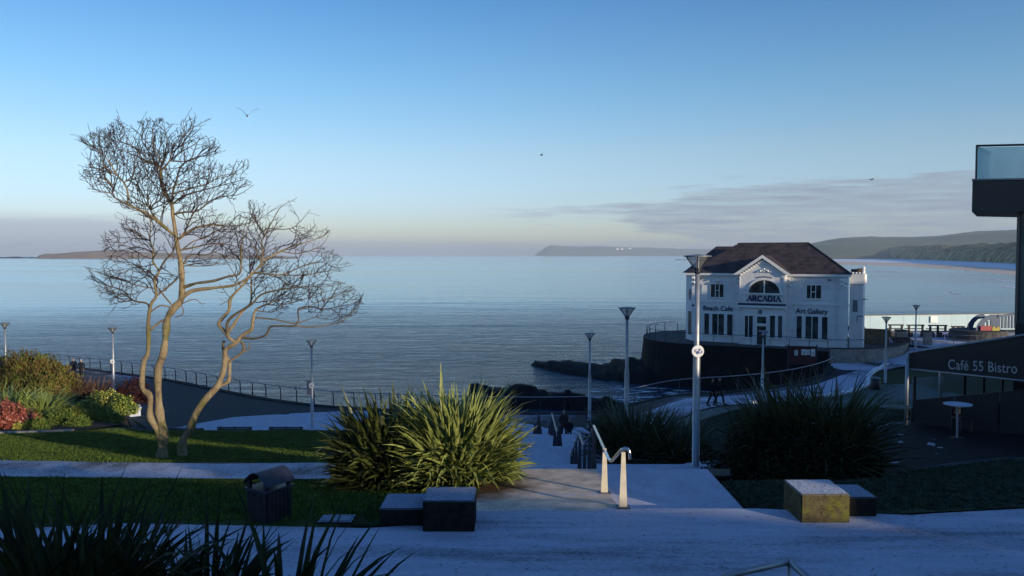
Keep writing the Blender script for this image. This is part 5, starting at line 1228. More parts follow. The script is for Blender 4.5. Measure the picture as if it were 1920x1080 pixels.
MB().box(AX0+.65, AX0+1.15, 1.3, 2.5, EH+.0, EH+.62).build('roof_unit', MT['tan'], hall)
mb = MB()
mb.tube([(AX1-.5, .8, 3.3), (AX1+.05, .8, 3.3)], .04, 5); mb.tube([(AX1-.5, .8, 3.3), (AX1-.5, .8, 2.6)], .03, 5); mb.tube([(AX1, .9, 5.0), (AX1+.4, .6, 5.05)], .05, 5); mb.build('bracket', MT['dark_steel'], hall)
MB().box(AX0+.3, AX0+.75, .97, .998, 3.7, 4.9).build('wall_vent', MT['grey_steel'], hall)

def text(body, name, size, mat, parent, M4, sx_=1.0, ext_=.012, bold=.0, space=1.0):
    cu = bpy.data.curves.new(name, 'FONT'); cu.body = body; cu.size = size; cu.extrude = ext_; cu.offset = bold; cu.align_x = 'CENTER'; cu.align_y = 'CENTER'; cu.space_character = space
    o = bpy.data.objects.new('tmp', cu); COL.objects.link(o); bpy.context.view_layer.update(); dg = bpy.context.evaluated_depsgraph_get()
    me = bpy.data.meshes.new_from_object(o.evaluated_get(dg)); COL.objects.unlink(o); bpy.data.objects.remove(o)
    me.transform(M4 @ Matrix.Diagonal((sx_, 1, 1, 1))); me.materials.clear(); return link_mesh(name, me, mat, parent)
# serif capitals drawn from strokes
SER = {
 'A': [((0, 0), (.42, 1)), ((.42, 1), (.84, 0)), ((.17, .36), (.67, .36))], 'R': [((.12, 0), (.12, 1)), ((.12, 1), (.5, .98)), ((.5, .98), (.66, .76)), ((.66, .76), (.5, .52)), ((.5, .52), (.12, .5)), ((.4, .5), (.76, 0))],
 'C': [((.78, .8), (.6, .97)), ((.6, .97), (.35, .97)), ((.35, .97), (.1, .72)), ((.1, .72), (.1, .3)), ((.1, .3), (.35, .03)), ((.35, .03), (.62, .03)), ((.62, .03), (.8, .2))],
 'D': [((.12, 0), (.12, 1)), ((.12, 1), (.5, .97)), ((.5, .97), (.78, .7)), ((.78, .7), (.78, .3)), ((.78, .3), (.5, .03)), ((.5, .03), (.12, 0))], 'I': [((.2, 0), (.2, 1))]}
SF = {'A': [(0, 0), (.84, 0)], 'R': [(.12, 0), (.12, 1), (.78, 0)], 'C': [(.8, .82)], 'D': [(.12, 0), (.12, 1)], 'I': [(.2, 0), (.2, 1)]}
SW = {'A': .90, 'R': .86, 'C': .90, 'D': .92, 'I': .42}
def serif_word(word, x0, x1, z0, hgt, y, mat, parent, name):
    tot = sum(SW[c] for c in word)+.08*(len(word)-1); k = (x1-x0)/tot; mb = MB(); x = x0
    for ci, c in enumerate(word):
        for si, ((ax_, az_), (bx_, bz_)) in enumerate(SER[c]):
            a = Vector((x+ax_*k, 0, z0+az_*hgt)); b = Vector((x+bx_*k, 0, z0+bz_*hgt)); d = (b-a).normalized(); n_ = Vector((-d.z, 0, d.x)); thin = (c == 'A' and si == 0) or (c == 'A' and si == 2)
            wv_ = .045 if thin else .085; yy = y-.001*si
            mb.prism([(v.x, v.z) for v in (a-n_*wv_-d*.02, b-n_*wv_+d*.02, b+n_*wv_+d*.02, a+n_*wv_-d*.02)], 'y', yy-.02, y+.02)
        for qi, (sx_, sz_) in enumerate(SF[c]): mb.box(x+sx_*k-.15, x+sx_*k+.15, y-.029-.001*qi, y+.02, z0+sz_*hgt-.03, z0+sz_*hgt+.03)
        x += (SW[c]+.08)*k
    return mb.build(name, mat, parent)
x0_, z1_ = fac(1401.5, 555.5, -BP-.03); x1_, _ = fac(1464, 555.5, -BP-.03); _, z0_ = fac(1433, 564.7, -BP-.03)
_, z1_ = fac(1433, 555.2, -BP-.03)
serif_word('ARCADIA', x0_, x1_, z0_, z1_-z0_, -BP-.04, MT['navy'], hall, 'name_lettering')
def ftext(body, px0, px1, pyc, size):
    x0, z = fac(px0, pyc); x1, z = fac(px1, pyc); xm, z = fac((px0+px1)/2, pyc)
    o = text(body, 'sign_lettering', size, MT['navy'], hall, Matrix.Translation((xm, -.06, z)) @ Matrix.Rotation(R(90), 4, 'X'), bold=.012)
    xs = [v.co.x for v in o.data.vertices]; k = (x1-x0)/(max(xs)-min(xs)); c = (max(xs)+min(xs))/2
    for v in o.data.vertices: v.co.x = xm+(v.co.x-c)*k
    # small serifs
    return o
ftext('Beach Cafe', 1319, 1373.5, 578.5, .72); ftext('Art Gallery', 1492, 1552, 584, .76)

# ================================================================ PLAZA AT THE RIGHT
hw = empty('hoarding', P(1617, 600, 104), label='long pale turquoise wall of upright boards behind the picnic benches', cat='hoarding'); hb = Vector(hw.location)
a = P(1600, 592, 100.5); b = P(1960, 587, 105); dd = Vector((b.x-a.x, b.y-a.y, 0)); ln_ = dd.length; dd.normalize(); n_ = Vector((-dd.y, dd.x, 0)); kk = int(ln_/2.25)
for i in range(kk):
    p = a+dd*(i*2.25); m = Matrix.Translation((p.x-hb.x, p.y-hb.y, PZ-hb.z)) @ Matrix.Rotation(math.atan2(dd.y, dd.x), 4, 'Z')
    MB().box(.012, 2.238, -.04, .04, 0, 2.02, m).build('board_panel', MT['hoarding'], hw)
m = Matrix.Translation((a.x-hb.x, a.y-hb.y, PZ-hb.z)) @ Matrix.Rotation(math.atan2(dd.y, dd.x), 4, 'Z'); MB().box(0, kk*2.25, -.09, .09, 2.022, 2.10, m).build('coping', MT['tan'], hw)
p = P(1753, 599, 101.9); o = MB().box(-.48, .48, -.03, .03, 0, .80).build('blank_sign', MT['trim']); o.location = (p.x, p.y+.22, PZ+1.05); o.rotation_euler = (0, 0, math.atan2(dd.y, dd.x)); tag(o, 'square cream board fixed on the turquoise wall', 'sign')
region('pavement', [(43, 84), (68, 84), (68, 99), (44, 104), (40, 104), (37, 98), (40, 92)], MT['path'], 0, 1.2, zf=lambda X, Y: np.full_like(X, PZ+.02))
region('pavement', [(33.2, 73.8), (40, 78), (52, 84), (56, 86), (44, 90), (42.9, 88), (41.2, 84.7), (39.3, 81.9), (36.5, 80), (33.4, 79), (30.9, 78.6), (29.6, 76.2), (30, 74)], MT['path'], 0, 1.0, zf=lambda X, Y: -10.43+.93*sm(34, 46, X))
wall_line('stone_wall', [(P(1612, 600, 88).x, 88.5), (P(1668, 600, 87).x, 87)], PZ-.2, PZ+1.45, .5, MT['tan'], 'tan stone wall right of the white building in front of the turquoise wall', cope=MT['tan'])
for px0, px1, Y, h_, lb in ((1681, 1697, 86.5, 1.75, 'dark square gate pillar left of the gap to the benches'), (1733, 1745, 86, 1.72, 'paler square gate pillar right of the far street lamp')):
    a = P(px0, 640, Y); b = P(px1, 640, Y); o = empty('gate_pillar', (a.x/2+b.x/2, Y, PZ-.3), label=lb, cat='pillar'); wd_ = b.x-a.x
    MB().box(-wd_/2, wd_/2, -wd_/2, wd_/2, 0, h_).build('shaft', MT['concrete'], o); MB().box(-wd_/2-.05, wd_/2+.05, -wd_/2-.05, wd_/2+.05, h_+.002, h_+.14).build('cap', MT['dark_concrete'], o)
lb4 = ['first picnic bench from the left against the turquoise wall', 'picnic bench in front of the wall beside the far lamp post', 'picnic bench in front of the cream board', 'picnic bench next to the play boat']
for i, (px0, px1, py) in enumerate(((1665, 1697, 608), (1700, 1736, 608.5), (1740, 1779, 609), (1783, 1812, 611))):
    a = P(px0, py, 95); b = P(px1, py, 94.5); wd_ = b.x-a.x; h_ = a.z-PZ; o = empty('picnic_bench', ((a.x+b.x)/2, 95, PZ), R(-3), label=lb4[i], cat='bench', group='picnic benches by the turquoise wall')
    mb = MB(); mb.box(-wd_/2, wd_/2, -.22, .0, h_-.14, h_); mb.build('backrest', MT['wood'], o)
    MB().box(-wd_/2, wd_/2, -.65, -.25, h_*.45, h_*.45+.09).build('seat', MT['wood'], o)
    MB().box(-wd_/2, wd_/2, .2, .6, h_*.6, h_*.6+.08).build('table_top', MT['wood'], o)
    for s_ in ((-1, 0, 1) if i > 1 else (-1, 1)):
        mb = MB(); x = s_*(wd_/2-.22); mb.box(x-.11, x+.11, -.24, -.08, 0, h_-.15); mb.box(x-.06, x+.30*(1 if s_ <= 0 else -1), -.6, -.3, .0, h_*.4); mb.build('leg', MT['wood'], o)
a = P(1668, 643, 86); o = empty('park_bench', (a.x+1.0, 85.2, PZ), R(8), label='small bench with curved arm between the tan wall and the dark pillar', cat='bench')
MB().box(-1, 1, -.25, .25, .42, .48).build('seat', MT['wood'], o); MB().box(-1, 1, .22, .28, .55, .9).build('backrest', MT['wood'], o)
for s_ in (-.9, .1, .95): MB().tube([(s_, -.25, 0), (s_, -.3, .5), (s_, -.1, .68), (s_, .25, .72), (s_, .28, 0)], .04, 6).build('leg', MT['dark_steel'], o)
q = P(1771, 634, 90); o = MB().box(-.2, .2, -.03, .03, -.12, .12).box(-.025, .025, -.025, .025, -.9, -.121).build('small_sign', MT['blue']); o.location = (q.x, q.y, PZ+.9); tag(o, 'tiny blue sign on the plaza railing', 'sign')
# plaza low railing
railing('plaza_railing', [(P(1745, 640, 87).x, 87, PZ+.02), (P(1810, 640, 86).x, 86, PZ+.02), (P(1900, 640, 85).x, 84.5, PZ+.02)], 1.0, 2.2, MT['grey_steel'], 'low grey railing in front of the play boat', bend=.02, side=-1, rail_r=.03)
# play structure : boat like climbing frame on a round dark base
pc = P(1843, 645, 90); base = empty('play_area_base', (pc.x, 91, PZ), label='low round dark wall under the play boat', cat='wall')
MB().lathe([(2.9, 0), (2.95, .1), (2.85, 1.15), (2.7, 1.2)], n=32).build('drum', MT['dark_concrete'], base); MB().lathe([(3.0, .02), (3.05, .06), (3.05, .2), (2.96, .22)], n=32).build('kerb_ring', MT['concrete'], base)
pb = empty('play_boat', (pc.x, 91, PZ+1.2), label='blue climbing frame shaped like a boat with red and yellow panels', cat='climbing frame')
bluedk = simple('deep_blue_panel', (.035, .07, .14), .5, 0, .2, 4)
def pl(px, py): p = P(px, py, 91); return (p.x-pc.x, p.z-PZ-1.2)
# arched side with holes -> ring segments
arc_ = [pl(x, y) for x, y in ((1814, 634), (1818, 618), (1822, 607), (1829, 598), (1839, 591), (1850, 589))]
inn = [pl(x, y) for x, y in ((1850, 634), (1850, 628), (1850, 622), (1850, 616), (1850, 609), (1850, 600))]
MB().prism(arc_+[pl(1856, 597), pl(1840, 599), pl(1833, 606), pl(1829, 618), pl(1829, 634)], 'y', -1.2, -1.1).build('arched_side', bluedk, pb)
MB().prism(arc_+[pl(1856, 597), pl(1840, 599), pl(1833, 606), pl(1829, 618), pl(1829, 634)], 'y', .6, .7).build('arched_side', bluedk, pb)
for px in (1834, 1841, 1848): x, z = pl(px, 600); MB().box(x-.09, x+.09, -1.14, -1.0, 0, z).build('bar', bluedk, pb)
MB().prism([pl(1848, 634), pl(1848, 589), pl(1868, 588.5), pl(1864, 600), pl(1866, 610), pl(1868, 622), pl(1900, 622), pl(1902, 634)], 'y', -.9, -.8).build('hull_side', bluedk, pb)
MB().prism([pl(1862, 590), pl(1897, 586), pl(1897, 589), pl(1862, 594)], 'y', -1.0, -.75).build('deck_rail', bluedk, pb)
for i, px in enumerate((1866, 1872, 1878, 1884, 1890, 1896)): x, z = pl(px, 590); MB().box(x-.1, x+.1, -.85, -.7, .2, z).build('bar', bluedk, pb)
x0, z0 = pl(1825, 632); x1, z1 = pl(1846, 609); MB().box(x0, x1, -1.4, -1.3, z0, z1).build('red_panel', MT['red'], pb)
x0, z0 = pl(1846, 632); x1, z1 = pl(1860, 609)
MB().prism([(x0, z0), (x0, z1-.2), (x0+.2, z1), (x0+.35, z1-.25), (x1-.3, z1-.25), (x1-.15, z1), (x1, z1-.2), (x1, z0), (x1-.22, z0), (x1-.22, z0+.6), (x0+.22, z0+.6), (x0+.22, z0)], 'y', -1.45, -1.35).build('yellow_panel', MT['yellow'], pb)

# ================================================================ RIGHT HAND BUILDING, CANOPY AND CAFE TERRACE
bl = empty('apartment_block', (15.0, 27.0, -6), label='dark modern building with glazed balcony cut by the right edge', cat='building'); ob = Vector(bl.location)
def L3(p): return Vector(p)-ob
sl0 = P(1822, 397, 27.0); sl1 = P(1822, 339, 27.0)
mb = MB(); zA, zB = sl0.z, sl1.z; x0 = sl0.x; mb.prism([(x0-ob.x, 0), (x0+19-ob.x, -3.2), (x0+19-ob.x, 9), (x0-ob.x+2.1, 3.4)], 'z', zA-ob.z, zB-ob.z); mb.build('balcony_slab', MT['black'], bl)
MB().prism([(x0-.05-ob.x, -.06), (x0+19-ob.x, -3.3), (x0+19-ob.x, 9), (x0+2.05-ob.x, 3.46)], 'z', zB+.002-ob.z, zB+.06-ob.z).build('slab_edge', MT['grey_steel'], bl)
rt = P(1833, 273, 27.1); gz1 = rt.z
def bal(xa, ya, xb, yb):
    MB().add([L3((xa, ya, zB+.07)), L3((xb, yb, zB+.07)), L3((xb, yb, gz1-.05)), L3((xa, ya, gz1-.05))], [(0, 1, 2, 3)]).build('balustrade_glass', MT['glass_bal'], bl)
    MB().tube([L3((xa, ya, gz1)), L3((xb, yb, gz1+.02))], .035, 6).build('handrail', MT['black'], bl)
bal(rt.x, 27.15, rt.x+6, 26.2); bal(rt.x, 27.15, rt.x+1.9, 30.1); MB().tube([L3((rt.x, 27.15, zB)), L3((rt.x, 27.15, gz1))], .03, 6).build('baluster', MT['black'], bl)
cw = P(1908, 500, 27.2)
zc0 = P(1908, 606, 27.2).z
MB().box(cw.x-ob.x, cw.x+.07-ob.x, .15, .3, zc0-ob.z, zA-ob.z-.002).build('window_post', MT['black'], bl)
MB().prism([(cw.x+.07-ob.x, .2), (cw.x+18-ob.x, -2.9), (cw.x+18-ob.x, 7), (cw.x+2.6-ob.x, 3.6)], 'z', zc0-ob.z, zA-ob.z-.003).build('glazed_wall', MT['glass_green'], bl)
MB().prism([(cw.x-.1-ob.x, .1), (cw.x+18-ob.x, -3.0), (cw.x+18-ob.x, 7.2), (cw.x+2.5-ob.x, 3.7)], 'z', -.2, zc0-ob.z-.002).build('lower_wall', MT['black'], bl)
MB().prism([(cw.x+4.6-ob.x, 1.2), (cw.x+18-ob.x, -2.0), (cw.x+18-ob.x, 7), (cw.x+6.4-ob.x, 3.8)], 'z', zB+.062-ob.z, 10.5-ob.z).build('upper_wall', MT['grey_steel'], bl)
MB().prism([(cw.x+4.3-ob.x, .9), (cw.x+18-ob.x, -2.3), (cw.x+18-ob.x, 7.4), (cw.x+6.1-ob.x, 4.2)], 'z', 10.502-ob.z, 10.8-ob.z).build('roof', MT['dark_concrete'], bl)
# canopy
c0 = P(1704, 690, 27.8); c1 = P(1705, 661, 27.8); e0 = P(1925, 713, 25.2); e1 = P(1925, 628, 25.2)
hd = (e0-c0); hd.z = 0; hl = hd.length; hdn = hd.normalized(); bk = Vector((-hdn.y, hdn.x, 0))
K2 = 1.9
def ex(a, b): return a+(b-a)*K2
f0 = ex(c0, e0); f1 = ex(c1, e1); f0.z = c0.z+(e0.z-c0.z)*K2; f1.z = c1.z+(e1.z-c1.z)*K2
cy = empty('canopy', (c0.x, c0.y, -5.65), label='black cafe canopy with white lettering on its side and pale tubular frame', cat='canopy'); cb = Vector(cy.location)
th = bk*.03
pnl = MB().add([c0-cb, f0-cb, f1-cb, c1-cb, c0+th-cb, f0+th-cb, f1+th-cb, c1+th-cb], [(0, 1, 2, 3), (7, 6, 5, 4), (0, 4, 5, 1), (3, 2, 6, 7), (0, 3, 7, 4), (1, 5, 6, 2)]).build('side_panel', MT['black'], cy)
W2 = bk*3.0
MB().add([c1+Vector((0, 0, .0))-cb+th*1.1, f1-cb+th*1.1, f1+W2-cb, c1+W2-cb, c1+Vector((0, 0, -.04))-cb+th*1.1, f1+Vector((0, 0, -.04))-cb+th*1.1, f1+W2+Vector((0, 0, -.04))-cb, c1+W2+Vector((0, 0, -.04))-cb], [(0, 1, 2, 3), (4, 7, 6, 5), (0, 3, 7, 4), (3, 2, 6, 7)]).build('roof_fabric', MT['black'], cy)
ff = -bk*.03
MB().tube([c0+ff-cb+Vector((0, 0, -.02)), f0+ff-cb+Vector((0, 0, -.02))], .032, 7).build('frame_tube', MT['steel'], cy, True)
MB().tube([c0+ff-cb+Vector((-.04, 0, -.0)), c1+ff-cb+Vector((-.05, 0, -.12)), c1+ff-cb+Vector((-.03, 0, -.02)), c1+ff-cb+Vector((.10, -.1, .035)), f1+ff-cb+Vector((0, 0, .03))], .036, 8).build('frame_tube', MT['steel'], cy, True)
MB().tube([c1-cb+Vector((-.03, 0, 0)), c1+W2-cb], .03, 7).build('frame_tube', MT['steel'], cy, True)
for pp, nm in ((c0, 'post'), (c0+W2, 'post')):
    zg = float(gz(pp.x, pp.y)); MB().tube([Vector((pp.x-.04, pp.y, zg-.05))-cb-bk*.03, Vector((pp.x-.04, pp.y, c1.z-.15))-cb-bk*.03], .06, 10).build('post', MT['steel'], cy, True)
# lettering on the side panel
tx0, tx1 = P(1778, 683, 26.9), P(1908, 694, 25.4)
xa = hdn; za = Vector((0, 0, 1)); slope = (-.105)
def onpanel(px, py):
    d = ray(px, py); nn_ = bk; t = (c0-bk*.012).dot(nn_)/d.dot(nn_); return d*t
ta, tb = onpanel(1778, 684), onpanel(1907, 692); tm = (ta+tb)/2; wtx = (tb-ta).length; xd = (tb-ta).normalized(); yd = Vector((0, 0, 1)); yd = (yd-xd*yd.dot(xd)).normalized(); zd = xd.cross(yd)
MM = Matrix(((xd.x, yd.x, zd.x, tm.x-cb.x), (xd.y, yd.y, zd.y, tm.y-cb.y), (xd.z, yd.z, zd.z, tm.z-cb.z), (0, 0, 0, 1)))
t_ = text('Café 55 Bistro', 'sign_lettering', .5, MT['signgrey'], pnl, Matrix.Identity(4), ext_=.004, bold=.002, space=1.06)
xs = [v.co.x for v in t_.data.vertices]; k_ = wtx/(max(xs)-min(xs)); cxm = (max(xs)+min(xs))/2
for v in t_.data.vertices: v.co = Vector(((v.co.x-cxm)*k_, v.co.y*.92*1.0, v.co.z))
t_.data.transform(MM)
zz = [(c0, -5.9), (f0, -5.9), (f0, -3.2), (c0+hdn*.1, -4.95)]
bo = c0+bk*.35; br_ = empty('terrace_barrier', (bo.x, bo.y, -5.85), label='black barrier panels closing the side of the cafe terrace under the canopy', cat='barrier'); ob2 = Vector(br_.location)
for i in range(5):
    t0, t1 = i/5+.003, (i+1)/5-.003; a = bo+hdn*(hl*K2*t0); b = bo+hdn*(hl*K2*t1); za = -5.0+1.55*t0; zb_ = -5.0+1.55*t1
    MB().add([(a.x-ob2.x, a.y-ob2.y, -.3), (b.x-ob2.x, b.y-ob2.y, -.3), (b.x-ob2.x, b.y-ob2.y, zb_-ob2.z), (a.x-ob2.x, a.y-ob2.y, za-ob2.z)]+[(p.x+bk.x*.05-ob2.x, p.y+bk.y*.05-ob2.y, z) for p, z in ((a, -.3), (b, -.3), (b, zb_-ob2.z), (a, za-ob2.z))], [(0, 1, 2, 3), (7, 6, 5, 4), (0, 3, 7, 4), (1, 5, 6, 2), (3, 2, 6, 7)]).build('panel', MT['black'], br_)
# glass wind screens
def screen(px0, px1, pyt, pyb, Y0, Y1, lb, posts):
    a = P(px0, pyb, Y0); b = P(px1, pyb, Y1); zt = P(px0, pyt, Y0).z; zg = min(a.z, b.z); o = empty('wind_screen', (a.x, a.y, zg), label=lb, cat='wind screen', group='glass wind screens around the cafe terrace')
    dx, dy = b.x-a.x, b.y-a.y; h_ = zt-zg
    MB().add([(0, 0, .15), (dx, dy, .15), (dx, dy, h_), (0, 0, h_)], [(0, 1, 2, 3)]).build('glass', MT['glass_screen'], o)
    for t in posts: MB().box(dx*t-.04, dx*t+.04, dy*t-.04, dy*t+.04, -.1, h_+.05).build('post', MT['black'], o)
    MB().add([(0, -.03, 0), (dx, dy-.03, 0), (dx, dy+.03, 0), (0, .03, 0), (0, -.03, .75), (dx, dy-.03, .75), (dx, dy+.03, .75), (0, .03, .75)], [(0, 1, 5, 4), (2, 3, 7, 6), (4, 5, 6, 7), (1, 2, 6, 5), (0, 4, 7, 3)]).build('lower_panel', MT['black'], o)
screen(1708, 1960, 708, 788, 28.4, 30.0, 'tall glass screen of the cafe terrace below the canopy, with dark posts', (0.02, .38, .52, .66, .76, .86, .95))
def table(px, py, Y, r_, lb):
    t = P(px, py, Y); zg = float(gz(t.x, t.y)); o = empty('cafe_table', (t.x, t.y, zg), label=lb, cat='table', group='round cafe tables')
    h_ = t.z-zg; MB().lathe([(.02, h_-.03), (r_, h_-.03), (r_+.01, h_-.01), (r_, h_), (.02, h_)], n=26).build('table_top', MT['frost'], o)
    MB().lathe([(.035, .02), (.035, h_-.031)], n=10).build('leg', MT['steel'], o); MB().lathe([(.24, 0), (.24, .02), (.05, .035)], n=18).build('foot', MT['black'], o)
table(1796, 757, 24.9, .40, 'round frosted cafe table on a thin steel leg under the canopy')
def chair(x, y, rz, lb):
    o = empty('cafe_chair', (x, y, float(gz(x, y))), rz, label=lb, cat='chair', group='dark cafe chairs')
    MB().box(-.22, .22, -.22, .22, .43, .47).build('seat', MT['black'], o); mb = MB()
    for i in range(4): mb.box(-.22, .22, .20, .23, .55+i*.09, .61+i*.09)
    mb.build('backrest', MT['black'], o)
    for sx_ in (-1, 1):
        for sy_ in (-1, 1): MB().box(sx_*.2-.015, sx_*.2+.015, sy_*.2-.015, sy_*.2+.015, 0, .429 if sy_ < 0 else .9).build('leg', MT['black'], o)
a = P(1800, 770, 26.5); chair(a.x, 26.4, .2, 'dark chair behind the frosted cafe table')

# ================================================================ FAR HOUSES
def far_house(px, py, Y, w_, h_, lb, rz=0):
    p = P(px, py, Y); o = empty('house', p, rz, label=lb, cat='house', group='white houses on the far hillside')
    MB().box(-w_/2, w_/2, -w_*.3, w_*.3, -h_*.5, h_*.5).build('wall', MT['trim'], o)
    MB().prism([(-w_*.34, h_*.5+.05), (w_*.34, h_*.5+.05), (0, h_*.5+w_*.2)], 'x', -w_*.52, w_*.52).build('roof', MT['dark_concrete'], o)
HL = [(1838, 443.5, 16, 9), (1846, 446, 14, 8), (1852, 444.5, 18, 9), (1861, 446, 15, 8), (1868, 445, 18, 10), (1876, 443.5, 30, 17), (1883, 446.5, 20, 8), (1892, 446, 14, 8), (1897, 444.5, 14, 8)]
wd = ['first', 'second', 'third', 'fourth', 'fifth', 'biggest', 'seventh', 'eighth', 'last']
for (px, py, w_, h_), n_ in zip(HL, wd): far_house(px, py, 3900, w_, h_, '%s white house from the left in the village on the far hill' % n_)
far_house(1824, 456, 3200, 13, 8, 'lone white house below the village on the far hill'); 
for (px, py), n_ in zip(((1158, 467), (1166, 467), (1181, 466), (1272, 464.5)), ('left house of the white pair on the headland', 'right house of the white pair on the headland', 'white house right of the pair on the headland', 'white house far along the headland near the big lamp')): far_house(px, py, 11500, 38, 20, n_)

# ================================================================ BIRDS
def bird(px, py, Y, s_, mat, lb, rz, wing=.5, name='gull'):
    p = P(px, py, Y); o = empty(name, p, rz, label=lb, cat='bird'); b = MB()
    b.tube([(-.26, 0, 0), (-.15, 0, .0), (.02, 0, 0), (.18, 0, .01), (.27, 0, .03), (.36, 0, .02)], [.01, .045, .075, .06, .045, .006], 8)
    b.build('body', mat, o, True).scale = (s_,)*3
    for sg in (-1, 1):
        w_ = MB(); zt = wing*.55
        w_.add([(.12, sg*.05, .03), (-.08, sg*.05, .03), (.10, sg*.35, .03+zt*.8), (-.09, sg*.33, .03+zt*.75), (-.05, sg*.72, .03+zt), (-.16, sg*.66, .03+zt*.95), (.1, sg*.05, .05), (.09, sg*.35, .05+zt*.8), (-.05, sg*.7, .045+zt)], [(0, 2, 3, 1), (2, 4, 5, 3), (6, 1, 3, 7), (7, 3, 5, 8), (0, 6, 7, 2), (2, 7, 8, 4)])
        w_.build('wing', mat, o).scale = (s_,)*3
    t = MB(); t.add([(-.22, -.03, 0), (-.22, .03, 0), (-.38, .07, .01), (-.38, -.07, .01), (-.3, 0, .02)], [(0, 1, 2, 3), (0, 4, 1), (1, 4, 2), (2, 4, 3), (3, 4, 0)]); t.build('tail', mat, o).scale = (s_,)*3
bird(464, 217, 50, 1.0, MT['hat_white'], 'white gull flying above the taller bare tree', 1.9, .75)
bird(1015, 291, 110, .8, MT['black'], 'tiny dark bird high over the middle of the bay', .3, .3, 'bird'); bird(1634, 336.5, 90, .8, MT['black'], 'tiny dark bird above the cloud bank at the right', .1, .1, 'bird')

# ================================================================ PEOPLE
def skin_mesh(verts, edges, name, mat, parent, sub=2):
    """verts: (x,y,z,rx[,ry])"""
    me = bpy.data.meshes.new(name); me.from_pydata([v[:3] for v in verts], edges, []); o = bpy.data.objects.new('tmp_skin', me); COL.objects.link(o)
    o.modifiers.new('s', 'SKIN'); o.modifiers['s'].use_smooth_shade = True
    for i, v in enumerate(verts):
        d = me.skin_vertices[0].data[i]; d.radius = (v[3], v[4] if len(v) > 4 else v[3]); d.use_root = (i == 0)
    sb = o.modifiers.new('b', 'SUBSURF'); sb.levels = sub; sb.render_levels = sub
    bpy.context.view_layer.update(); dg = bpy.context.evaluated_depsgraph_get(); m2 = bpy.data.meshes.new_from_object(o.evaluated_get(dg)); COL.objects.unlink(o); bpy.data.objects.remove(o)
    m2.materials.clear(); return link_mesh(name, m2, mat, parent, True)
def person(loc, rz, h, label, coat='coat_navy', hat=None, hair='hair_grey', stride=.18, arms=(.1, .1), long_coat=False, group=None, bulk=1.0, bend=0.0):
    o = empty('person', loc, rz, label=label, cat='person', group=group); k = h/1.75; B_ = bulk
    def S(vs): return [(x*k, y*k, z*k, *[r_*k for r_ in rr]) for x, y, z, *rr in vs]
    hipz = .92; lf, rf = stride, -stride; sy = -bend*.25
    V = [(0, 0, .95, .13, .11), (0, sy*.4, 1.15, .125, .10), (0, sy*.8, 1.36, .16, .10), (0, sy, 1.48, .055), (0, sy-.01, 1.56, .055), (0, sy-.02, 1.60, .075, .085), (0, sy-.02, 1.68, .078, .092), (0, sy-.01, 1.735, .045, .05)]
    E = [(0, 1), (1, 2), (2, 3), (3, 4), (4, 5), (5, 6), (6, 7)]
    def leg(sx_, st):
        n = len(V); V.extend([(sx_*.10, 0, .88, .085), (sx_*.105, -st*.6-.03, .50, .055), (sx_*.105, -st*.9+.05, .10, .038), (sx_*.11, -st*.9-.02, .04, .035), (sx_*.115, -st*.9-.12, .025, .03)]); E.extend([(0, n), (n, n+1), (n+1, n+2), (n+2, n+3), (n+3, n+4)])
    leg(1, lf); leg(-1, rf)
    hands = []
    for sx_, fw in ((1, arms[0]), (-1, arms[1])):
        n = len(V); V.extend([(sx_*.19, sy*.9, 1.40, .05), (sx_*.25, sy*.8+.04, 1.14, .038), (sx_*.24, sy*.6-fw, .90, .028), (sx_*.235, sy*.6-fw-.02, .83, .03, .018)]); E.extend([(2, n), (n, n+1), (n+1, n+2), (n+2, n+3)]); hands.append((sx_*.235, sy*.6-fw-.02, .83))
    body = skin_mesh(S(V), E, 'body', MT['skin'], o)
    # fingers
    mb = MB()
    for hx_, hy_, hz_ in hands:
        for f in range(4): xx = hy_-.025+f*.017; mb.tube([(hx_*k, xx*k, (hz_-.02)*k), (hx_*k*.99, (xx-.004)*k, (hz_-.065)*k), (hx_*k*.96, (xx-.006)*k, (hz_-.095+.01*abs(f-1.4))*k)], .008*k, 5, r1=.005*k)
        mb.tube([(hx_*k*.97, (hy_-.03)*k, hz_*k), (hx_*k*.93, (hy_-.05)*k, (hz_-.045)*k)], .009*k, 5, r1=.006*k)
    mb.build('fingers', MT['skin'], o, True)
    # face
    mb = MB(); fy_ = (sy-.105)*k
    mb.tube([(0, fy_+.02*k, 1.66*k), (0, fy_-.012*k, 1.628*k), (0, fy_+.01*k, 1.62*k)], .012*k, 6)
    for sx_ in (-1, 1): mb.tube([(sx_*.078*k, (sy-.01)*k, 1.62*k), (sx_*.084*k, (sy)*k, 1.66*k)], .015*k, 6)
    mb.build('nose_and_ears', MT['skin'], o, True)
    mb = MB()
    for sx_ in (-1, 1): mb.lathe([(.002, -.008*k), (.011*k, 0), (.002, .008*k)], (sx_*.03*k, fy_+.012*k, 1.655*k), 8)
    mb.box(-.022*k, .022*k, fy_+.008*k, fy_+.016*k, 1.588*k, 1.594*k); mb.build('eyes_and_mouth', MT['hair_dark'], o)
    # coat
    zl = .62 if long_coat else .82
    C = [(0, 0, zl, .19*B_, .15*B_), (0, 0, .98, .185*B_, .15*B_), (0, sy*.4, 1.16, .175*B_, .14*B_), (0, sy*.8, 1.36, .19*B_, .13*B_), (0, sy*.98, 1.47, .10, .09), (0, sy, 1.52, .078, .075)]; CE = [(0, 1), (1, 2), (2, 3), (3, 4), (4, 5)]
    for sx_, fw in ((1, arms[0]), (-1, arms[1])):
        n = len(C); C.extend([(sx_*.21, sy*.9, 1.39, .075), (sx_*.27, sy*.8+.04, 1.14, .060), (sx_*.245, sy*.6-fw, .89, .045)]); CE.extend([(3, n), (n, n+1), (n+1, n+2)])
    skin_mesh(S(C), CE, 'coat', MT[coat], o)
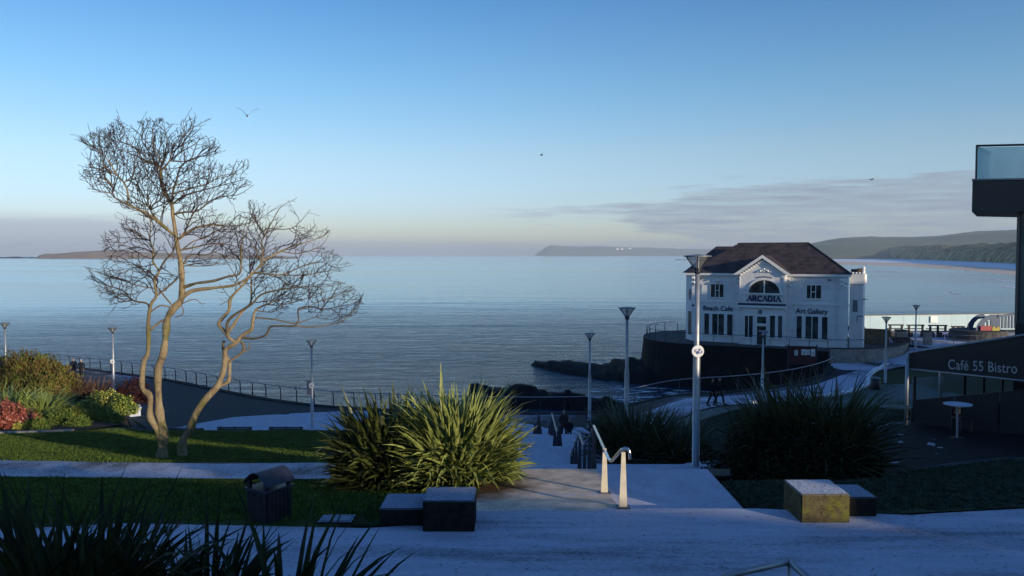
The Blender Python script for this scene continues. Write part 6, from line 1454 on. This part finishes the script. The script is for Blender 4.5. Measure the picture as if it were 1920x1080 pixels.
    T = [(0, 0, .93, .14, .12)]; TE = []
    for sx_, st in ((1, lf), (-1, rf)):
        n = len(T); T.extend([(sx_*.10, 0, .84, .10), (sx_*.107, -st*.6-.03, .50, .075), (sx_*.107, -st*.9+.04, .10, .062)]); TE.extend([(0, n), (n, n+1), (n+1, n+2)])
    skin_mesh(S(T), TE, 'trousers', MT['trouser'], o)
    mb = MB()
    for sx_, st in ((1, lf), (-1, rf)): mb.tube([(sx_*.11*k, (-st*.9+.09)*k, .045*k), (sx_*.11*k, (-st*.9)*k, .055*k), (sx_*.115*k, (-st*.9-.14)*k, .035*k), (sx_*.117*k, (-st*.9-.19)*k, .028*k)], [.04*k, .048*k, .045*k, .02*k], 8)
    mb.build('shoes', MT['hair_dark'], o, True)
    if hat: skin_mesh(S([(0, sy-.005, 1.66, .096, .104), (0, sy-.005, 1.745, .075, .08)]), [(0, 1)], 'hat', MT[hat], o)
    else: skin_mesh(S([(0, sy+.028, 1.60, .06, .05), (0, sy+.022, 1.665, .088, .085), (0, sy+.002, 1.742, .06, .07)]), [(0, 1), (1, 2)], 'hair', MT[hair], o)
    return o
def ground_at(px, Y): x = (px-960)/F*Y; return Vector((x, Y, float(gz(x, Y))))
g = ground_at(1058, 50.3); person(g, R(10), 1.80, 'grey-haired person in a brown coat walking up the foot of the stairs', 'coat_brown', hair='hair_grey', stride=.12, long_coat=True, bulk=1.15)
g = ground_at(1068.5, 50.0); person(g, R(-5), 1.35, 'shorter person in a dark coat beside the grey-haired walker', 'coat_navy', hair='hair_dark', stride=.08, long_coat=True, bulk=1.3, bend=.5)
g = ground_at(1338, 51.5); person(g, R(70), 1.76, 'left one of two people in dark clothes walking the lower promenade', 'coat_navy', hair='hair_dark', stride=.3, group='couple on the lower promenade', arms=(.25, .0))
g = ground_at(1351, 51.8); person(g, R(75), 1.80, 'right one of two people in dark clothes walking the lower promenade', 'coat_navy', hat='coat_navy', stride=.34, group='couple on the lower promenade', arms=(.25, .0))
g = ground_at(134, 76.0); person(g, R(20), 1.78, 'person in a dark jacket and dark cap walking by the left railing', 'coat_navy', hat='coat_navy', stride=.2, group='couple by the left railing', bulk=1.1)
g = ground_at(148.5, 75.0); person(g, R(10), 1.80, 'person in a dark jacket and white hat walking by the left railing', 'coat_navy', hat='hat_white', stride=.3, group='couple by the left railing')
for px, lb, c_ in ((1810.5, 'left one of two tiny walkers on the far sand', 'coat_navy'), (1816.5, 'right one of two tiny walkers on the far sand', 'coat_brown')):
    p = G(px, 508.5, -13.9); person((p.x, p.y, p.z+.02), 1.2, 1.8, lb, c_, group='walkers on the far beach', hair='hair_dark')

# ================================================================ TOWN BEHIND AND TO THE RIGHT (unseen, placed and shaped to cast the long shadows)
def uv(u, v): return (u*UX+v*TX, u*UY+v*TY)
def house(u0, u1, v0, v1, top, label, ridge=None, base=-4.6, mat='facade', roofm='slate', nwin=3):
    ox, oy = uv(u0, v0); o = empty('shadow_house', (ox, oy, base), math.atan2(UY, UX), label=label, cat='house', group='unseen town houses added for their shadows'); w_ = u1-u0; d_ = v1-v0; h_ = top-base
    MB().box(0, w_, 0, d_, 0, h_).build('wall', MT[mat], o)
    if ridge is None: MB().box(-.15, w_+.15, -.15, d_+.15, h_+.002, h_+.2).build('roof', MT['dark_concrete'], o)
    else:
        rx, rz__ = ridge; MB().prism([(0, h_+.002), (w_, h_+.002), (rx-u0, rz__-base)], 'y', 0, d_).build('roof', MT[roofm], o)
    for i in range(nwin):
        for j in range(max(1, int(h_/3))):
            x = w_*(i+.5)/nwin; g_ = MB().box(x-.5, x+.5, d_+.003, d_+.02, .9+j*2.9, 2.3+j*2.9).build('window', MT['glass'], o); MB().box(x-.6, x+.6, d_+.001, d_+.12, .8+j*2.9, .898+j*2.9).build('sill', MT['trim'], g_)
    MB().box(w_*.06, w_*.06+.9, d_+.003, d_+.05, 0, 2.05).build('door', MT['navy'], o)
T10 = math.tan(SUN_EL); OC = 34*T10      # roof top that gives ceiling c at v=9 from v=-25
house(-14, 14.0, -33, -25, .80+OC-6.05, 'low white town house with a broad slate gable roof behind the viewer', ridge=(0.0, -1.05+OC+.3), nwin=6)
house(14.02, 15.7, -31, -25, -.9+OC, 'narrow white tower added for its shadow between two town houses behind the viewer', nwin=1)
house(15.72, 23.2, -35, -25, -2.95+OC, 'flat-roofed white town house second to the right behind the viewer')
house(23.22, 29.3, -35, -25, .45+OC, 'taller flat-roofed town house beside the dark modern building')
house(-60, -14.02, -36, -26, 1.5+OC, 'long white terrace of town houses to the left behind the viewer', nwin=10)
house(29.45, 49, -18, -8, 9.5, 'white block added to shade the dark modern building', nwin=5)
house(49.2, 83.5, -32, -20, 7.5, 'long white block added right of the viewer to shade the seafront hall', nwin=9)
house(83.52, 95, -32, -20, 6.2, 'lower white block added to shade the annexe of the seafront hall', nwin=3)
haze(0.0001)
